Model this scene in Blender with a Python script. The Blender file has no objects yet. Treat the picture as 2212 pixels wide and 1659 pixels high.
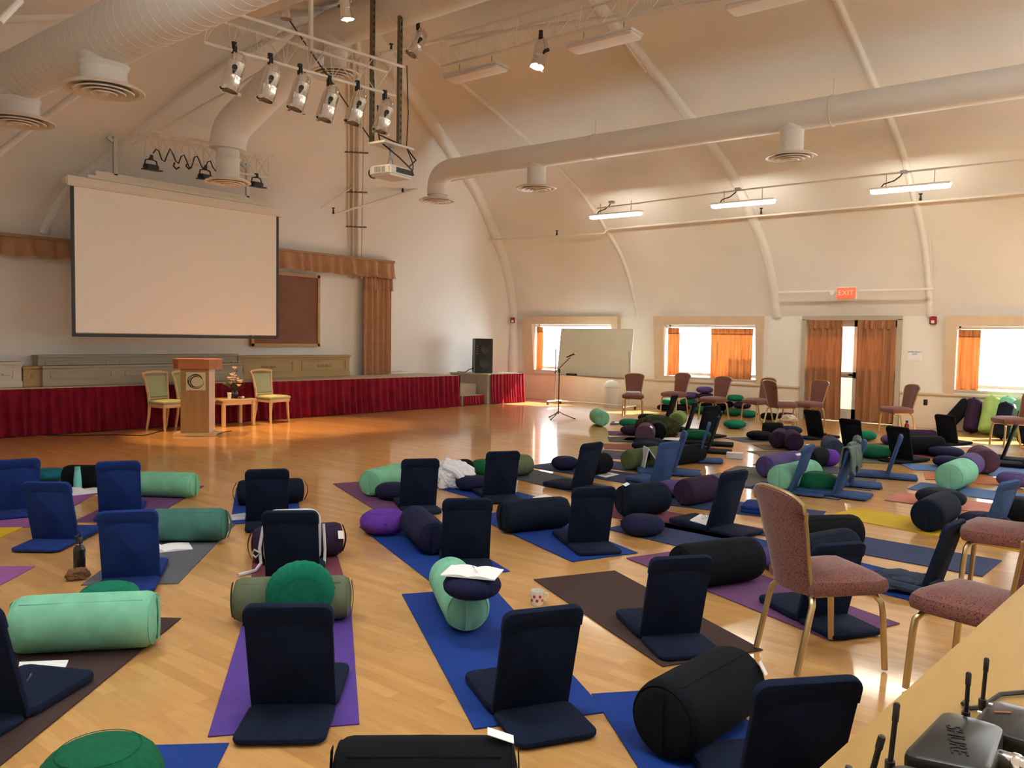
import bpy, bmesh, math, random
from mathutils import Vector, Matrix
random.seed(7)
SC = bpy.context.scene
COL = SC.collection
PI = math.pi

# ------------------------------------------------------------------ camera
F, PITCH, ROLL, EYE, YAW = 1765.0, math.radians(-3.25), math.radians(1.01), 1.67, math.radians(51.7)
f0 = Vector((math.sin(YAW), math.cos(YAW), 0)); r0 = Vector((math.cos(YAW), -math.sin(YAW), 0)); u0 = Vector((0, 0, 1))
fw = f0*math.cos(PITCH) + u0*math.sin(PITCH); up = u0*math.cos(PITCH) - f0*math.sin(PITCH)
ir = r0*math.cos(ROLL) + up*math.sin(ROLL); iu = up*math.cos(ROLL) - r0*math.sin(ROLL)
O = Vector((0, 0, EYE))
cam = bpy.data.cameras.new('camera'); cam.sensor_width = 36; cam.lens = 36*F/2212; cam.clip_start = 0.02; cam.clip_end = 300
camo = bpy.data.objects.new('camera', cam); COL.objects.link(camo)
camo.matrix_world = Matrix(((ir.x, iu.x, -fw.x, O.x), (ir.y, iu.y, -fw.y, O.y), (ir.z, iu.z, -fw.z, O.z), (0, 0, 0, 1)))
SC.camera = camo

# ------------------------------------------------------------------ world, sun, exposure
SC.view_settings.view_transform = 'Standard'; SC.view_settings.look = 'None'; SC.view_settings.gamma = 1
SC.view_settings.exposure = 1.15
SC.view_settings.use_curve_mapping = False
wd = bpy.data.worlds.new('world'); SC.world = wd; wd.use_nodes = True
bg = wd.node_tree.nodes['Background']; bg.inputs[0].default_value = (0.88, 0.94, 1.0, 1); bg.inputs[1].default_value = 6.5
SC.cycles.max_bounces = 7; SC.cycles.diffuse_bounces = 4; SC.cycles.glossy_bounces = 4; SC.cycles.transparent_max_bounces = 8
SC.cycles.transmission_bounces = 4; SC.cycles.sample_clamp_indirect = 6.0; SC.cycles.caustics_reflective = False; SC.cycles.caustics_refractive = False
SC.cycles.use_denoising = True
sun = bpy.data.lights.new('sun', 'SUN'); sun.energy = 14; sun.color = (1, 0.9, 0.74); sun.angle = math.radians(0.6)
suno = bpy.data.objects.new('sun', sun); COL.objects.link(suno); suno.location = (30, -6, 25)
suno.rotation_euler = Vector((-1, 0.42, -0.86)).to_track_quat('-Z', 'Y').to_euler()
def area(name, loc, d, sx, sy, e, col=(1, 1, 1), portal=False):
    l = bpy.data.lights.new(name, 'AREA'); l.shape = 'RECTANGLE'; l.size = sx; l.size_y = sy; l.energy = e; l.color = col
    o = bpy.data.objects.new(name, l); COL.objects.link(o); o.location = loc
    o.rotation_euler = Vector(d).to_track_quat('-Z', 'Y').to_euler()
    if portal: l.cycles.is_portal = True
    return o
def spot(name, loc, tgt, e, ang, col, blend=0.6, r=0.06):
    l = bpy.data.lights.new(name, 'SPOT'); l.energy = e; l.color = col; l.spot_size = math.radians(ang); l.spot_blend = blend; l.shadow_soft_size = r
    o = bpy.data.objects.new(name, l); COL.objects.link(o); o.location = loc
    o.rotation_euler = (Vector(tgt)-Vector(loc)).to_track_quat('-Z', 'Y').to_euler()
    return o
for i, (y0, y1) in enumerate(((10.9, 13.45), (7.15, 9.45), (0.4, 3.1), (-3.4, -1.0))):
    area('window_portal', (18.25, (y0+y1)/2, 1.42), (-1, 0, 0), y1-y0, 1.3, 1, portal=True)
LWIN = ()
for y0, y1 in LWIN: area('window_portal', (-1.75, (y0+y1)/2, 1.5), (1, 0, 0), y1-y0, 1.5, 1, portal=True)

# ------------------------------------------------------------------ pixel of the 2212x1659 photograph -> point of the room
def ray(px, py):
    a, b = px-1106, py-829.5
    return fw*F + ir*a - iu*b
def atz(px, py, z=0.0):
    d = ray(px, py); return O + d*((z-O.z)/d.z)
def atx(px, py, x):
    d = ray(px, py); return O + d*(x/d.x)
def aty(px, py, y):
    d = ray(px, py); return O + d*(y/d.y)
def atd(px, py, t):
    return O + ray(px, py)*(t/F)
def rightang(px):
    return math.atan2(r0.y, r0.x) - math.atan((px-1106)/F)

# ------------------------------------------------------------------ materials
MT = {}
def mat(name, col, rough=0.6, metal=0.0, spec=0.5, bump=0.0, bscale=200, var=0.0, vscale=6, sheen=0.0, emit=None, coat=0.0, kind=None):
    if name in MT: return MT[name]
    m = bpy.data.materials.new(name); m.use_nodes = True; MT[name] = m
    nt = m.node_tree; b = nt.nodes['Principled BSDF']
    b.inputs['Base Color'].default_value = (*col, 1); b.inputs['Roughness'].default_value = rough
    b.inputs['Metallic'].default_value = metal; b.inputs['Specular IOR Level'].default_value = spec
    if sheen:
        b.inputs['Sheen Weight'].default_value = sheen; b.inputs['Sheen Roughness'].default_value = 0.5
        b.inputs['Sheen Tint'].default_value = (*[min(1, c*2+0.1) for c in col], 1)
    if coat: b.inputs['Coat Weight'].default_value = coat; b.inputs['Coat Roughness'].default_value = 0.1
    if emit: b.inputs['Emission Color'].default_value = (*emit[0], 1); b.inputs['Emission Strength'].default_value = emit[1]
    tc = nt.nodes.new('ShaderNodeTexCoord')
    n = nt.nodes.new('ShaderNodeTexNoise'); n.inputs['Scale'].default_value = vscale; n.inputs['Detail'].default_value = 3
    nt.links.new(tc.outputs['Object'], n.inputs['Vector'])
    if var:
        r = nt.nodes.new('ShaderNodeValToRGB')
        r.color_ramp.elements[0].position = 0.3; r.color_ramp.elements[1].position = 0.7
        r.color_ramp.elements[0].color = (*[c*(1-var) for c in col], 1); r.color_ramp.elements[1].color = (*[min(1, c*(1+var)) for c in col], 1)
        nt.links.new(n.outputs['Fac'], r.inputs['Fac']); nt.links.new(r.outputs['Color'], b.inputs['Base Color'])
    if bump:
        n2 = nt.nodes.new('ShaderNodeTexNoise'); n2.inputs['Scale'].default_value = bscale; n2.inputs['Detail'].default_value = 2
        nt.links.new(tc.outputs['Object'], n2.inputs['Vector'])
        bp = nt.nodes.new('ShaderNodeBump'); bp.inputs['Strength'].default_value = bump; bp.inputs['Distance'].default_value = 0.01
        nt.links.new(n2.outputs['Fac'], bp.inputs['Height']); nt.links.new(bp.outputs['Normal'], b.inputs['Normal'])
    return m
def fab(name, col, var=0.12, sheen=0.06):
    return mat(name, col, 0.95, spec=0.14, bump=0.10, bscale=240, var=var, vscale=9, sheen=sheen)
# floor: strip maple boards running along the hall
def floor_material():
    m = bpy.data.materials.new('maple_floor'); m.use_nodes = True; nt = m.node_tree; b = nt.nodes['Principled BSDF']
    L = nt.links.new; N = nt.nodes.new
    tc = N('ShaderNodeTexCoord'); mp = N('ShaderNodeMapping'); mp.inputs['Rotation'].default_value = (0, 0, PI/2)
    L(tc.outputs['Object'], mp.inputs['Vector'])
    br = N('ShaderNodeTexBrick'); br.offset = 0.37; br.squash = 1
    br.inputs['Color1'].default_value = (0.0, 0.0, 0.0, 1); br.inputs['Color2'].default_value = (1, 1, 1, 1); br.inputs['Mortar'].default_value = (0.2, 0.2, 0.2, 1)
    br.inputs['Scale'].default_value = 1; br.inputs['Mortar Size'].default_value = 0.0012; br.inputs['Brick Width'].default_value = 0.62; br.inputs['Row Height'].default_value = 0.075
    br.inputs['Bias'].default_value = -0.1
    L(mp.outputs['Vector'], br.inputs['Vector'])
    mp2 = N('ShaderNodeMapping'); mp2.inputs['Scale'].default_value = (14, 1.6, 1); L(tc.outputs['Object'], mp2.inputs['Vector'])
    no = N('ShaderNodeTexNoise'); no.inputs['Scale'].default_value = 2.2; no.inputs['Detail'].default_value = 6; no.inputs['Roughness'].default_value = 0.6
    L(mp2.outputs['Vector'], no.inputs['Vector'])
    mx = N('ShaderNodeMath'); mx.operation = 'MULTIPLY_ADD'; mx.inputs[1].default_value = 0.42; L(br.outputs['Color'], mx.inputs[0])
    m3 = N('ShaderNodeMath'); m3.operation = 'MULTIPLY'; m3.inputs[1].default_value = 0.75; L(no.outputs['Fac'], m3.inputs[0]); L(m3.outputs[0], mx.inputs[2])
    cr = N('ShaderNodeValToRGB'); e = cr.color_ramp.elements
    e[0].position = 0.05; e[0].color = (0.40, 0.19, 0.055, 1); e[1].position = 0.9; e[1].color = (0.66, 0.375, 0.135, 1)
    L(mx.outputs[0], cr.inputs['Fac']); L(cr.outputs['Color'], b.inputs['Base Color'])
    b.inputs['Roughness'].default_value = 0.34; b.inputs['Specular IOR Level'].default_value = 0.3
    b.inputs['Coat Weight'].default_value = 0.75; b.inputs['Coat IOR'].default_value = 1.32; b.inputs['Coat Roughness'].default_value = 0.09
    nb = N('ShaderNodeTexNoise'); nb.inputs['Scale'].default_value = 9; L(tc.outputs['Object'], nb.inputs['Vector'])
    bp = N('ShaderNodeBump'); bp.inputs['Strength'].default_value = 0.025; bp.inputs['Distance'].default_value = 0.01; L(nb.outputs['Fac'], bp.inputs['Height'])
    L(bp.outputs['Normal'], b.inputs['Normal']); L(bp.outputs['Normal'], b.inputs['Coat Normal'])
    return m
def wood(name, c1, c2, rough=0.4, sc=(1.5, 14, 14), coat=0.2):
    if name in MT: return MT[name]
    m = bpy.data.materials.new(name); m.use_nodes = True; MT[name] = m; nt = m.node_tree; b = nt.nodes['Principled BSDF']
    L = nt.links.new; N = nt.nodes.new
    tc = N('ShaderNodeTexCoord'); mp = N('ShaderNodeMapping'); mp.inputs['Scale'].default_value = sc; L(tc.outputs['Object'], mp.inputs['Vector'])
    no = N('ShaderNodeTexNoise'); no.inputs['Scale'].default_value = 2.0; no.inputs['Detail'].default_value = 5; L(mp.outputs['Vector'], no.inputs['Vector'])
    cr = N('ShaderNodeValToRGB'); e = cr.color_ramp.elements; e[0].position = 0.3; e[0].color = (*c1, 1); e[1].position = 0.72; e[1].color = (*c2, 1)
    L(no.outputs['Fac'], cr.inputs['Fac']); L(cr.outputs['Color'], b.inputs['Base Color'])
    b.inputs['Roughness'].default_value = rough; b.inputs['Coat Weight'].default_value = coat; b.inputs['Coat Roughness'].default_value = 0.15
    return m
def translucent(name, col, amt=0.45):
    m = bpy.data.materials.new(name); m.use_nodes = True; MT[name] = m; nt = m.node_tree
    L = nt.links.new; N = nt.nodes.new; out = nt.nodes['Material Output']; b = nt.nodes['Principled BSDF']
    b.inputs['Roughness'].default_value = 0.95; b.inputs['Specular IOR Level'].default_value = 0.1
    tc = N('ShaderNodeTexCoord'); mp = N('ShaderNodeMapping'); mp.inputs['Scale'].default_value = (1, 30, 1.2); L(tc.outputs['Object'], mp.inputs['Vector'])
    no = N('ShaderNodeTexNoise'); no.inputs['Scale'].default_value = 1.5; no.inputs['Detail'].default_value = 3; L(mp.outputs['Vector'], no.inputs['Vector'])
    cr = N('ShaderNodeValToRGB'); e = cr.color_ramp.elements; e[0].position = 0.35; e[0].color = (*[c*0.8 for c in col], 1); e[1].position = 0.7; e[1].color = (*[min(1, c*1.2) for c in col], 1)
    L(no.outputs['Fac'], cr.inputs['Fac']); L(cr.outputs['Color'], b.inputs['Base Color'])
    t = N('ShaderNodeBsdfTranslucent'); L(cr.outputs['Color'], t.inputs['Color'])
    mx = N('ShaderNodeMixShader'); mx.inputs[0].default_value = amt; L(b.outputs[0], mx.inputs[1]); L(t.outputs[0], mx.inputs[2]); L(mx.outputs[0], out.inputs['Surface'])
    return m
def glassmat():
    m = bpy.data.materials.new('window_glass'); m.use_nodes = True; nt = m.node_tree; L = nt.links.new; N = nt.nodes.new; out = nt.nodes['Material Output']
    nt.nodes.remove(nt.nodes['Principled BSDF'])
    t = N('ShaderNodeBsdfTransparent'); t.inputs[0].default_value = (0.95, 0.97, 0.97, 1); g = N('ShaderNodeBsdfGlossy'); g.inputs['Roughness'].default_value = 0.02
    fr = N('ShaderNodeFresnel'); fr.inputs['IOR'].default_value = 1.25; mx = N('ShaderNodeMixShader'); L(fr.outputs[0], mx.inputs[0]); L(t.outputs[0], mx.inputs[1]); L(g.outputs[0], mx.inputs[2]); L(mx.outputs[0], out.inputs['Surface'])
    return m
FLOOR = floor_material(); GLASS = glassmat()
WALL = mat('cream_wall_paint', (0.82, 0.785, 0.71), 0.75, spec=0.3, bump=0.06, bscale=30, var=0.03, vscale=0.8)
VAULT = mat('vault_paint', (0.83, 0.80, 0.755), 0.55, spec=0.4, bump=0.05, bscale=20, var=0.05, vscale=0.6)
DADO = mat('peach_dado_paint', (0.80, 0.68, 0.53), 0.5, spec=0.4, var=0.04, vscale=2)
TRIM = mat('tan_trim_paint', (0.68, 0.52, 0.36), 0.5, var=0.04)
PIPE = mat('white_painted_pipe', (0.80, 0.74, 0.66), 0.45)
DUCT = mat('white_duct_paint', (0.82, 0.79, 0.75), 0.45, bump=0.03, bscale=14)
DIFF = mat('diffuser_enamel', (0.80, 0.72, 0.62), 0.4)
BLACK = mat('black_plastic', (0.012, 0.012, 0.013), 0.45)
RUBBER = mat('black_rubber', (0.02, 0.02, 0.02), 0.8)
CHROME = mat('polished_aluminium', (0.82, 0.80, 0.77), 0.16, metal=1.0)
STEEL = mat('bare_strut_steel', (0.18, 0.16, 0.11), 0.5, metal=0.6)
GREYMETAL = mat('grey_metal', (0.5, 0.5, 0.5), 0.4, metal=0.8)
WHITEP = mat('white_plastic', (0.8, 0.78, 0.76), 0.4)
PAPER = mat('white_paper', (0.86, 0.86, 0.88), 0.8)
GOLD = mat('champagne_gold_metal', (0.55, 0.43, 0.22), 0.32, metal=0.85)
CHAIRFAB = None
SCREENW = mat('screen_fabric', (0.90, 0.85, 0.78), 0.9, spec=0.1)
VELVET = mat('burgundy_velvet', (0.20, 0.004, 0.020), 0.85, sheen=0.3, spec=0.2, var=0.25, vscale=5)
TANV = mat('tan_velvet', (0.44, 0.235, 0.13), 0.85, sheen=0.25, var=0.1, spec=0.2)
DOORC = translucent('peach_door_curtain_cloth', (0.46, 0.22, 0.11), 0.3)
PEACHC = translucent('peach_curtain_cloth', (0.56, 0.29, 0.14), 0.55)
CORK = mat('brown_board_cloth', (0.22, 0.09, 0.055), 0.75, var=0.12, vscale=2)
OAK = wood('oak_frame', (0.42, 0.23, 0.08), (0.55, 0.32, 0.13))
MAPLE = wood('pale_maple', (0.62, 0.42, 0.20), (0.72, 0.52, 0.28), 0.35)
PODW = wood('podium_maple', (0.30, 0.165, 0.05), (0.38, 0.22, 0.075), 0.4, (14, 14, 1.5))
PODT = wood('podium_cherry_top', (0.38, 0.12, 0.02), (0.44, 0.15, 0.03), 0.35)
DESKW = wood('desk_maple', (0.32, 0.18, 0.04), (0.37, 0.215, 0.053), 0.45, (2.2, 16, 16), 0.1)
SEATG = mat('sage_leather', (0.36, 0.40, 0.22), 0.45, var=0.05)
def chair_fabric():
    m = bpy.data.materials.new('speckled_rust_fabric'); m.use_nodes = True; nt = m.node_tree; b = nt.nodes['Principled BSDF']; L = nt.links.new; N = nt.nodes.new
    tc = N('ShaderNodeTexCoord'); no = N('ShaderNodeTexNoise'); no.inputs['Scale'].default_value = 150; no.inputs['Detail'].default_value = 1; L(tc.outputs['Object'], no.inputs['Vector'])
    cr = N('ShaderNodeValToRGB'); e = cr.color_ramp.elements; e[0].position = 0.36; e[0].color = (0.07, 0.02, 0.016, 1); e[1].position = 0.46; e[1].color = (0.19, 0.075, 0.062, 1)
    L(no.outputs['Fac'], cr.inputs['Fac']); L(cr.outputs['Color'], b.inputs['Base Color']); b.inputs['Roughness'].default_value = 0.9; b.inputs['Specular IOR Level'].default_value = 0.2
    b.inputs['Sheen Weight'].default_value = 0.2
    return m
CHAIRFAB = chair_fabric()
def chairfab(name, col): return mat(name, col, 0.95, spec=0.14, bump=0.55, bscale=10, var=0.2, vscale=7, sheen=0.06)
NAVY = chairfab('dark_navy_canvas', (0.006, 0.011, 0.030)); BLUE = chairfab('royal_navy_canvas', (0.010, 0.030, 0.16)); INK = chairfab('black_canvas', (0.007, 0.008, 0.011))
DENIM = chairfab('washed_blue_canvas', (0.035, 0.075, 0.20))
CF = {'navy': fab('navy_cotton', (0.012, 0.014, 0.045)), 'black': fab('black_cotton', (0.005, 0.006, 0.009)), 'ink': fab('ink_blue_cotton', (0.006, 0.010, 0.022)),
      'plum': fab('dark_plum_cotton', (0.030, 0.016, 0.040)), 'purple': fab('purple_cotton', (0.11, 0.035, 0.30)), 'violet': fab('dusty_violet_cotton', (0.085, 0.06, 0.18)),
      'mint': fab('mint_green_cotton', (0.20, 0.50, 0.35)), 'lime': fab('lime_green_cotton', (0.33, 0.50, 0.16)), 'sage': fab('sage_cotton', (0.17, 0.43, 0.28)),
      'teal': fab('teal_cotton', (0.055, 0.155, 0.135)), 'fern': fab('fern_green_cotton', (0.17, 0.25, 0.085)), 'olive': fab('olive_cotton', (0.10, 0.125, 0.055)), 'moss': fab('moss_cotton', (0.11, 0.135, 0.085)),
      'green': fab('emerald_cotton', (0.008, 0.155, 0.09)), 'forest': fab('forest_cotton', (0.008, 0.105, 0.05)), 'slate': fab('slate_blue_cotton', (0.035, 0.05, 0.085)),
      'aqua': fab('teal_blue_cotton', (0.01, 0.13, 0.18)), 'brownp': fab('brown_purple_cotton', (0.09, 0.045, 0.075)), 'camo': fab('dark_olive_fleece', (0.03, 0.032, 0.014), 0.6)}
MC = {}
for k, c in {'purple': (0.085, 0.04, 0.26), 'blue': (0.003, 0.033, 0.22), 'brown': (0.048, 0.026, 0.024), 'navy': (0.016, 0.034, 0.10), 'maroon': (0.15, 0.035, 0.06),
             'plum': (0.13, 0.05, 0.14), 'grey': (0.10, 0.105, 0.125), 'yellow': (0.58, 0.38, 0.012), 'magenta': (0.24, 0.08, 0.26), 'charcoal': (0.03, 0.03, 0.035), 'steel': (0.05, 0.06, 0.085),
             'sky': (0.06, 0.13, 0.30), 'pink': (0.50, 0.17, 0.13), 'orange': (0.46, 0.14, 0.06), 'sagegrey': (0.10, 0.11, 0.09), 'tan': (0.12, 0.08, 0.06), 'rose': (0.25, 0.07, 0.06)}.items():
    MC[k] = mat('mat_'+k, c, 0.8, spec=0.3, bump=0.2, bscale=300, var=0.08, vscale=3)

# ------------------------------------------------------------------ mesh helpers
def bm_new(): return bmesh.new()
def obj(name, bm, m, parent=None, smooth=True, auto=True):
    me = bpy.data.meshes.new(name); bmesh.ops.recalc_face_normals(bm, faces=bm.faces[:]); bm.to_mesh(me); bm.free()
    o = bpy.data.objects.new(name, me); COL.objects.link(o); me.materials.append(m)
    if smooth:
        for p in me.polygons: p.use_smooth = True
        if auto: me.set_sharp_from_angle(angle=math.radians(38))
    if parent: o.parent = parent
    return o
def tag(o, label=None, cat=None, group=None, kind=None):
    if label: o['label'] = label
    if cat: o['category'] = cat
    if group: o['group'] = group
    if kind: o['kind'] = kind
    return o
def struct(name, bm, m, smooth=False): return tag(obj(name, bm, m, None, smooth), kind='structure')
def thing(name, label, cat, loc=(0, 0, 0), rz=0.0, group=None):
    o = bpy.data.objects.new(name, None); COL.objects.link(o); o.location = loc; o.rotation_euler = (0, 0, rz); o.empty_display_size = 0.1
    return tag(o, label, cat, group)
def dup(root):
    r = root.copy(); COL.objects.link(r)
    for ch in root.children:
        c = ch.copy(); COL.objects.link(c); c.parent = r
        for g in ch.children:
            d = g.copy(); COL.objects.link(d); d.parent = c
    return r
def setmat(o, m):
    o.material_slots[0].link = 'OBJECT'; o.material_slots[0].material = m
def box(bm, c, s, rot=None, bev=0.0):
    g = bmesh.ops.create_cube(bm, size=1); vs = g['verts']
    bmesh.ops.scale(bm, vec=s, verts=vs)
    if bev:
        es = list({e for v in vs for e in v.link_edges}); q = bmesh.ops.bevel(bm, geom=es, offset=bev, segments=2, affect='EDGES'); vs = list({v for f in q['faces'] for v in f.verts} | {v for v in vs if v.is_valid})
    if rot is not None: bmesh.ops.rotate(bm, cent=(0, 0, 0), matrix=rot, verts=vs)
    bmesh.ops.translate(bm, vec=c, verts=vs)
    return vs
def frame_of(d):
    d = Vector(d).normalized(); a = Vector((0, 0, 1)) if abs(d.z) < 0.9 else Vector((1, 0, 0))
    x = d.cross(a).normalized(); return x, d.cross(x).normalized(), d
def tube(bm, pts, r, seg=8, cap=True, closed=False):
    pts = [Vector(p) for p in pts]; n = len(pts); rs = r if isinstance(r, (list, tuple)) else [r]*n
    px = None; rings = []
    for i, p in enumerate(pts):
        a = pts[(i-1) % n] if (i > 0 or closed) else p; b = pts[(i+1) % n] if (i < n-1 or closed) else p
        d = (b-a).normalized()
        if px is None: x, y, _ = frame_of(d)
        else:
            x = (px - d*px.dot(d))
            x = x.normalized() if x.length > 1e-6 else frame_of(d)[0]
            y = d.cross(x)
        px = x
        rings.append([bm.verts.new(p + (x*math.cos(2*PI*k/seg) + y*math.sin(2*PI*k/seg))*rs[i]) for k in range(seg)])
    m = n if closed else n-1
    for i in range(m):
        A, B = rings[i], rings[(i+1) % n]
        for k in range(seg): bm.faces.new((A[k], A[(k+1) % seg], B[(k+1) % seg], B[k]))
    if cap and not closed:
        bm.faces.new(rings[0][::-1]); bm.faces.new(rings[-1])
def cyl(bm, a, b, r1, r2=None, seg=16): tube(bm, [a, b], [r1, r1 if r2 is None else r2], seg)
def lathe(bm, prof, seg=24, M=None, fr=None):
    """prof: list of (r, z); axis z; M places it; fr(theta, i) scales r"""
    rings = []
    M = M or Matrix.Identity(4)
    for i, (r, z) in enumerate(prof):
        if r < 1e-6: rings.append([bm.verts.new(M @ Vector((0, 0, z)))])
        else:
            row = []
            for k in range(seg):
                t = 2*PI*k/seg; rr = r*(fr(t, i) if fr else 1)
                row.append(bm.verts.new(M @ Vector((rr*math.cos(t), rr*math.sin(t), z))))
            rings.append(row)
    for A, B in zip(rings, rings[1:]):
        for k in range(seg):
            k2 = (k+1) % seg
            if len(A) == 1 and len(B) == 1: continue
            if len(A) == 1: bm.faces.new((A[0], B[k2], B[k]))
            elif len(B) == 1: bm.faces.new((A[k], A[k2], B[0]))
            else: bm.faces.new((A[k], A[k2], B[k2], B[k]))
    if len(rings[0]) > 1: bm.faces.new(rings[0][::-1])
    if len(rings[-1]) > 1: bm.faces.new(rings[-1])
def rrect(w, h, r, seg=5, bottom=True):
    """rounded rectangle outline around (0, h/2): x in -w/2..w/2, y 0..h"""
    pts = []
    cs = [(w/2-r, h-r, 0), (-w/2+r, h-r, PI/2)]
    for cx, cy, a0 in cs:
        for k in range(seg+1): pts.append((cx+r*math.cos(a0+PI/2*k/seg), cy+r*math.sin(a0+PI/2*k/seg)))
    if bottom:
        for cx, cy, a0 in ((-w/2+r, r, PI), (w/2-r, r, 1.5*PI)):
            for k in range(seg+1): pts.append((cx+r*math.cos(a0+PI/2*k/seg), cy+r*math.sin(a0+PI/2*k/seg)))
    else: pts += [(-w/2, 0), (w/2, 0)]
    return pts
def slab(bm, out, t, bev, M=None, puff=0.0):
    """convex outline (x, y) extruded along z from 0 to t with softened edges"""
    M = M or Matrix.Identity(4); n = len(out)
    cx = sum(p[0] for p in out)/n; cy = sum(p[1] for p in out)/n
    def ring(ins, z):
        row = []
        for x, y in out:
            dx, dy = x-cx, y-cy; l = math.hypot(dx, dy) or 1; k = max(0.02, 1-ins/l)
            row.append(bm.verts.new(M @ Vector((cx+dx*k, cy+dy*k, z))))
        return row
    rows = [ring(bev, 0), ring(bev*0.3, bev*0.3), ring(0, bev), ring(0, t-bev), ring(bev*0.3, t-bev*0.3), ring(bev, t)]
    if puff:
        w = min(max(p[0] for p in out)-min(p[0] for p in out), max(p[1] for p in out)-min(p[1] for p in out))/2
        rows += [ring(w*0.35, t+puff*0.7), ring(w*0.7, t+puff)]
    for A, B in zip(rows, rows[1:]):
        for k in range(n): bm.faces.new((A[k], A[(k+1) % n], B[(k+1) % n], B[k]))
    bm.faces.new(rows[0][::-1]); bm.faces.new(rows[-1])
def prism(bm, out, z0, z1, M=None):
    M = M or Matrix.Identity(4)
    a = [bm.verts.new(M @ Vector((x, y, z0))) for x, y in out]; b = [bm.verts.new(M @ Vector((x, y, z1))) for x, y in out]
    n = len(out)
    for k in range(n): bm.faces.new((a[k], a[(k+1) % n], b[(k+1) % n], b[k]))
    bm.faces.new(a[::-1]); bm.faces.new(b)
def T(x, y, z): return Matrix.Translation((x, y, z))
def R(a, ax): return Matrix.Rotation(a, 4, ax)
def drape(bm, path, z0, z1, amp, wl, seed=0, rows=10, topamp=0.35, t=0.006, flare=0.0, bot=0.0):
    """gathered cloth hanging along a plan polyline from z1 down to z0"""
    rnd = random.Random(seed); pts = [Vector((p[0], p[1], 0)) for p in path]
    L = [0]
    for a, b in zip(pts, pts[1:]): L.append(L[-1]+(b-a).length)
    n = max(12, int(L[-1]/wl*9)); ph = [0]; w = 1.0
    for i in range(n): 
        if i % 9 == 0: w = rnd.uniform(0.7, 1.35); am = rnd.uniform(0.6, 1.25)
        ph.append(ph[-1]+2*PI/9*w)
    ams = [rnd.uniform(0.65, 1.25) for _ in range(n//6+3)]
    def sample(s):
        for i in range(len(pts)-1):
            if s <= L[i+1] or i == len(pts)-2:
                k = (s-L[i])/max(1e-6, L[i+1]-L[i]); d = (pts[i+1]-pts[i]).normalized(); return pts[i].lerp(pts[i+1], k), Vector((d.y, -d.x, 0))
    front, back = [], []
    for j in range(rows+1):
        v = j/rows; z = z1+(z0-z1)*v
        fr, bk = [], []
        for i in range(n+1):
            s = L[-1]*i/n; p, nn = sample(s)
            a = amp*(topamp+(1-topamp)*v)*ams[i//6]
            off = a*math.sin(ph[i]+0.5*v*math.sin(i*0.13+seed)) + flare*v*v
            zz = z + (bot*math.sin(ph[i]*0.5+seed) if j == rows else 0)
            q = p+nn*off; q.z = zz
            fr.append(bm.verts.new(q)); q2 = q-nn*t; bk.append(bm.verts.new(q2))
        front.append(fr); back.append(bk)
    for A, s in ((front, 1), (back, -1)):
        for j in range(rows):
            for i in range(n):
                q = (A[j][i], A[j+1][i], A[j+1][i+1], A[j][i+1]); bm.faces.new(q if s > 0 else q[::-1])
    for j in range(rows):
        for i in (0, n): bm.faces.new((front[j][i], front[j+1][i], back[j+1][i], back[j][i]))
    for i in range(n):
        for j in (0, rows): bm.faces.new((front[j][i], front[j][i+1], back[j][i+1], back[j][i]))
def textobj(name, body, size, m, M, parent, ext=0.0015):
    cu = bpy.data.curves.new(name, 'FONT'); cu.body = body; cu.size = size; cu.extrude = ext; cu.align_x = 'CENTER'; cu.align_y = 'CENTER'
    o = bpy.data.objects.new(name, cu); COL.objects.link(o)
    dg = bpy.context.evaluated_depsgraph_get(); me = bpy.data.meshes.new_from_object(o.evaluated_get(dg)); bpy.data.objects.remove(o)
    me.materials.clear(); me.materials.append(m)
    o = bpy.data.objects.new(name, me); COL.objects.link(o); o.parent = parent; o.matrix_local = M
    return o

# ================================================================== THE SETTING
XW, YE, XL, YB = 18.0, 14.5, -1.6, -4.2            # window wall, stage end wall, left wall, back wall
AX, CY, ZR = 9.15, 10.6, 7.0                      # ridge line, hip point, ridge height
bm = bm_new(); box(bm, ((XW+XL)/2, (YE+YB)/2, -0.1), (XW-XL+0.8, YE-YB+0.8, 0.2)); struct('floor', bm, FLOOR)
PROF = [(0, 2.25), (0.37, 3.08), (0.97, 3.83), (1.88, 4.44), (2.73, 5.0), (3.69, 5.37), (4.56, 5.65), (5.93, 6.08), (7.5, 6.56), (8.85, 7.0)]
HIP = [(5.22, 2.25), (5.17, 3.2), (4.94, 3.66), (4.67, 4.04), (4.3, 4.36), (3.85, 4.68), (3.32, 5.15), (2.79, 5.62), (2.04, 6.15), (1.22, 6.6), (0, 7.0)]
def resample(pl, n):
    for _ in range(2):
        q = [pl[0]]
        for a, b in zip(pl, pl[1:]): q += [tuple(0.75*u+0.25*v for u, v in zip(a, b)), tuple(0.25*u+0.75*v for u, v in zip(a, b))]
        pl = q+[pl[-1]]
    L = [0]
    for a, b in zip(pl, pl[1:]): L.append(L[-1]+math.dist(a, b))
    out = []
    for k in range(n+1):
        s = L[-1]*k/n; i = max(j for j in range(len(L)) if L[j] <= s+1e-9); i = min(i, len(pl)-2)
        t = (s-L[i])/max(1e-9, L[i+1]-L[i]); out.append(tuple(u+(v-u)*t for u, v in zip(pl[i], pl[i+1])))
    return out
NR = 30
PS, HS = resample(PROF, NR), resample(HIP, NR)
def rib_side(y, right=True):
    k = 1 if right else (AX-XL)/8.85
    return [Vector(((XW-d) if right else (XL+d*k), y, z)) for d, z in PS]
def rib_to(base):
    b = Vector((base[0], base[1], 0)); c = Vector((AX, CY, 0))
    return [b.lerp(c, d/8.85)+Vector((0, 0, z)) for d, z in PS]
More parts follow.
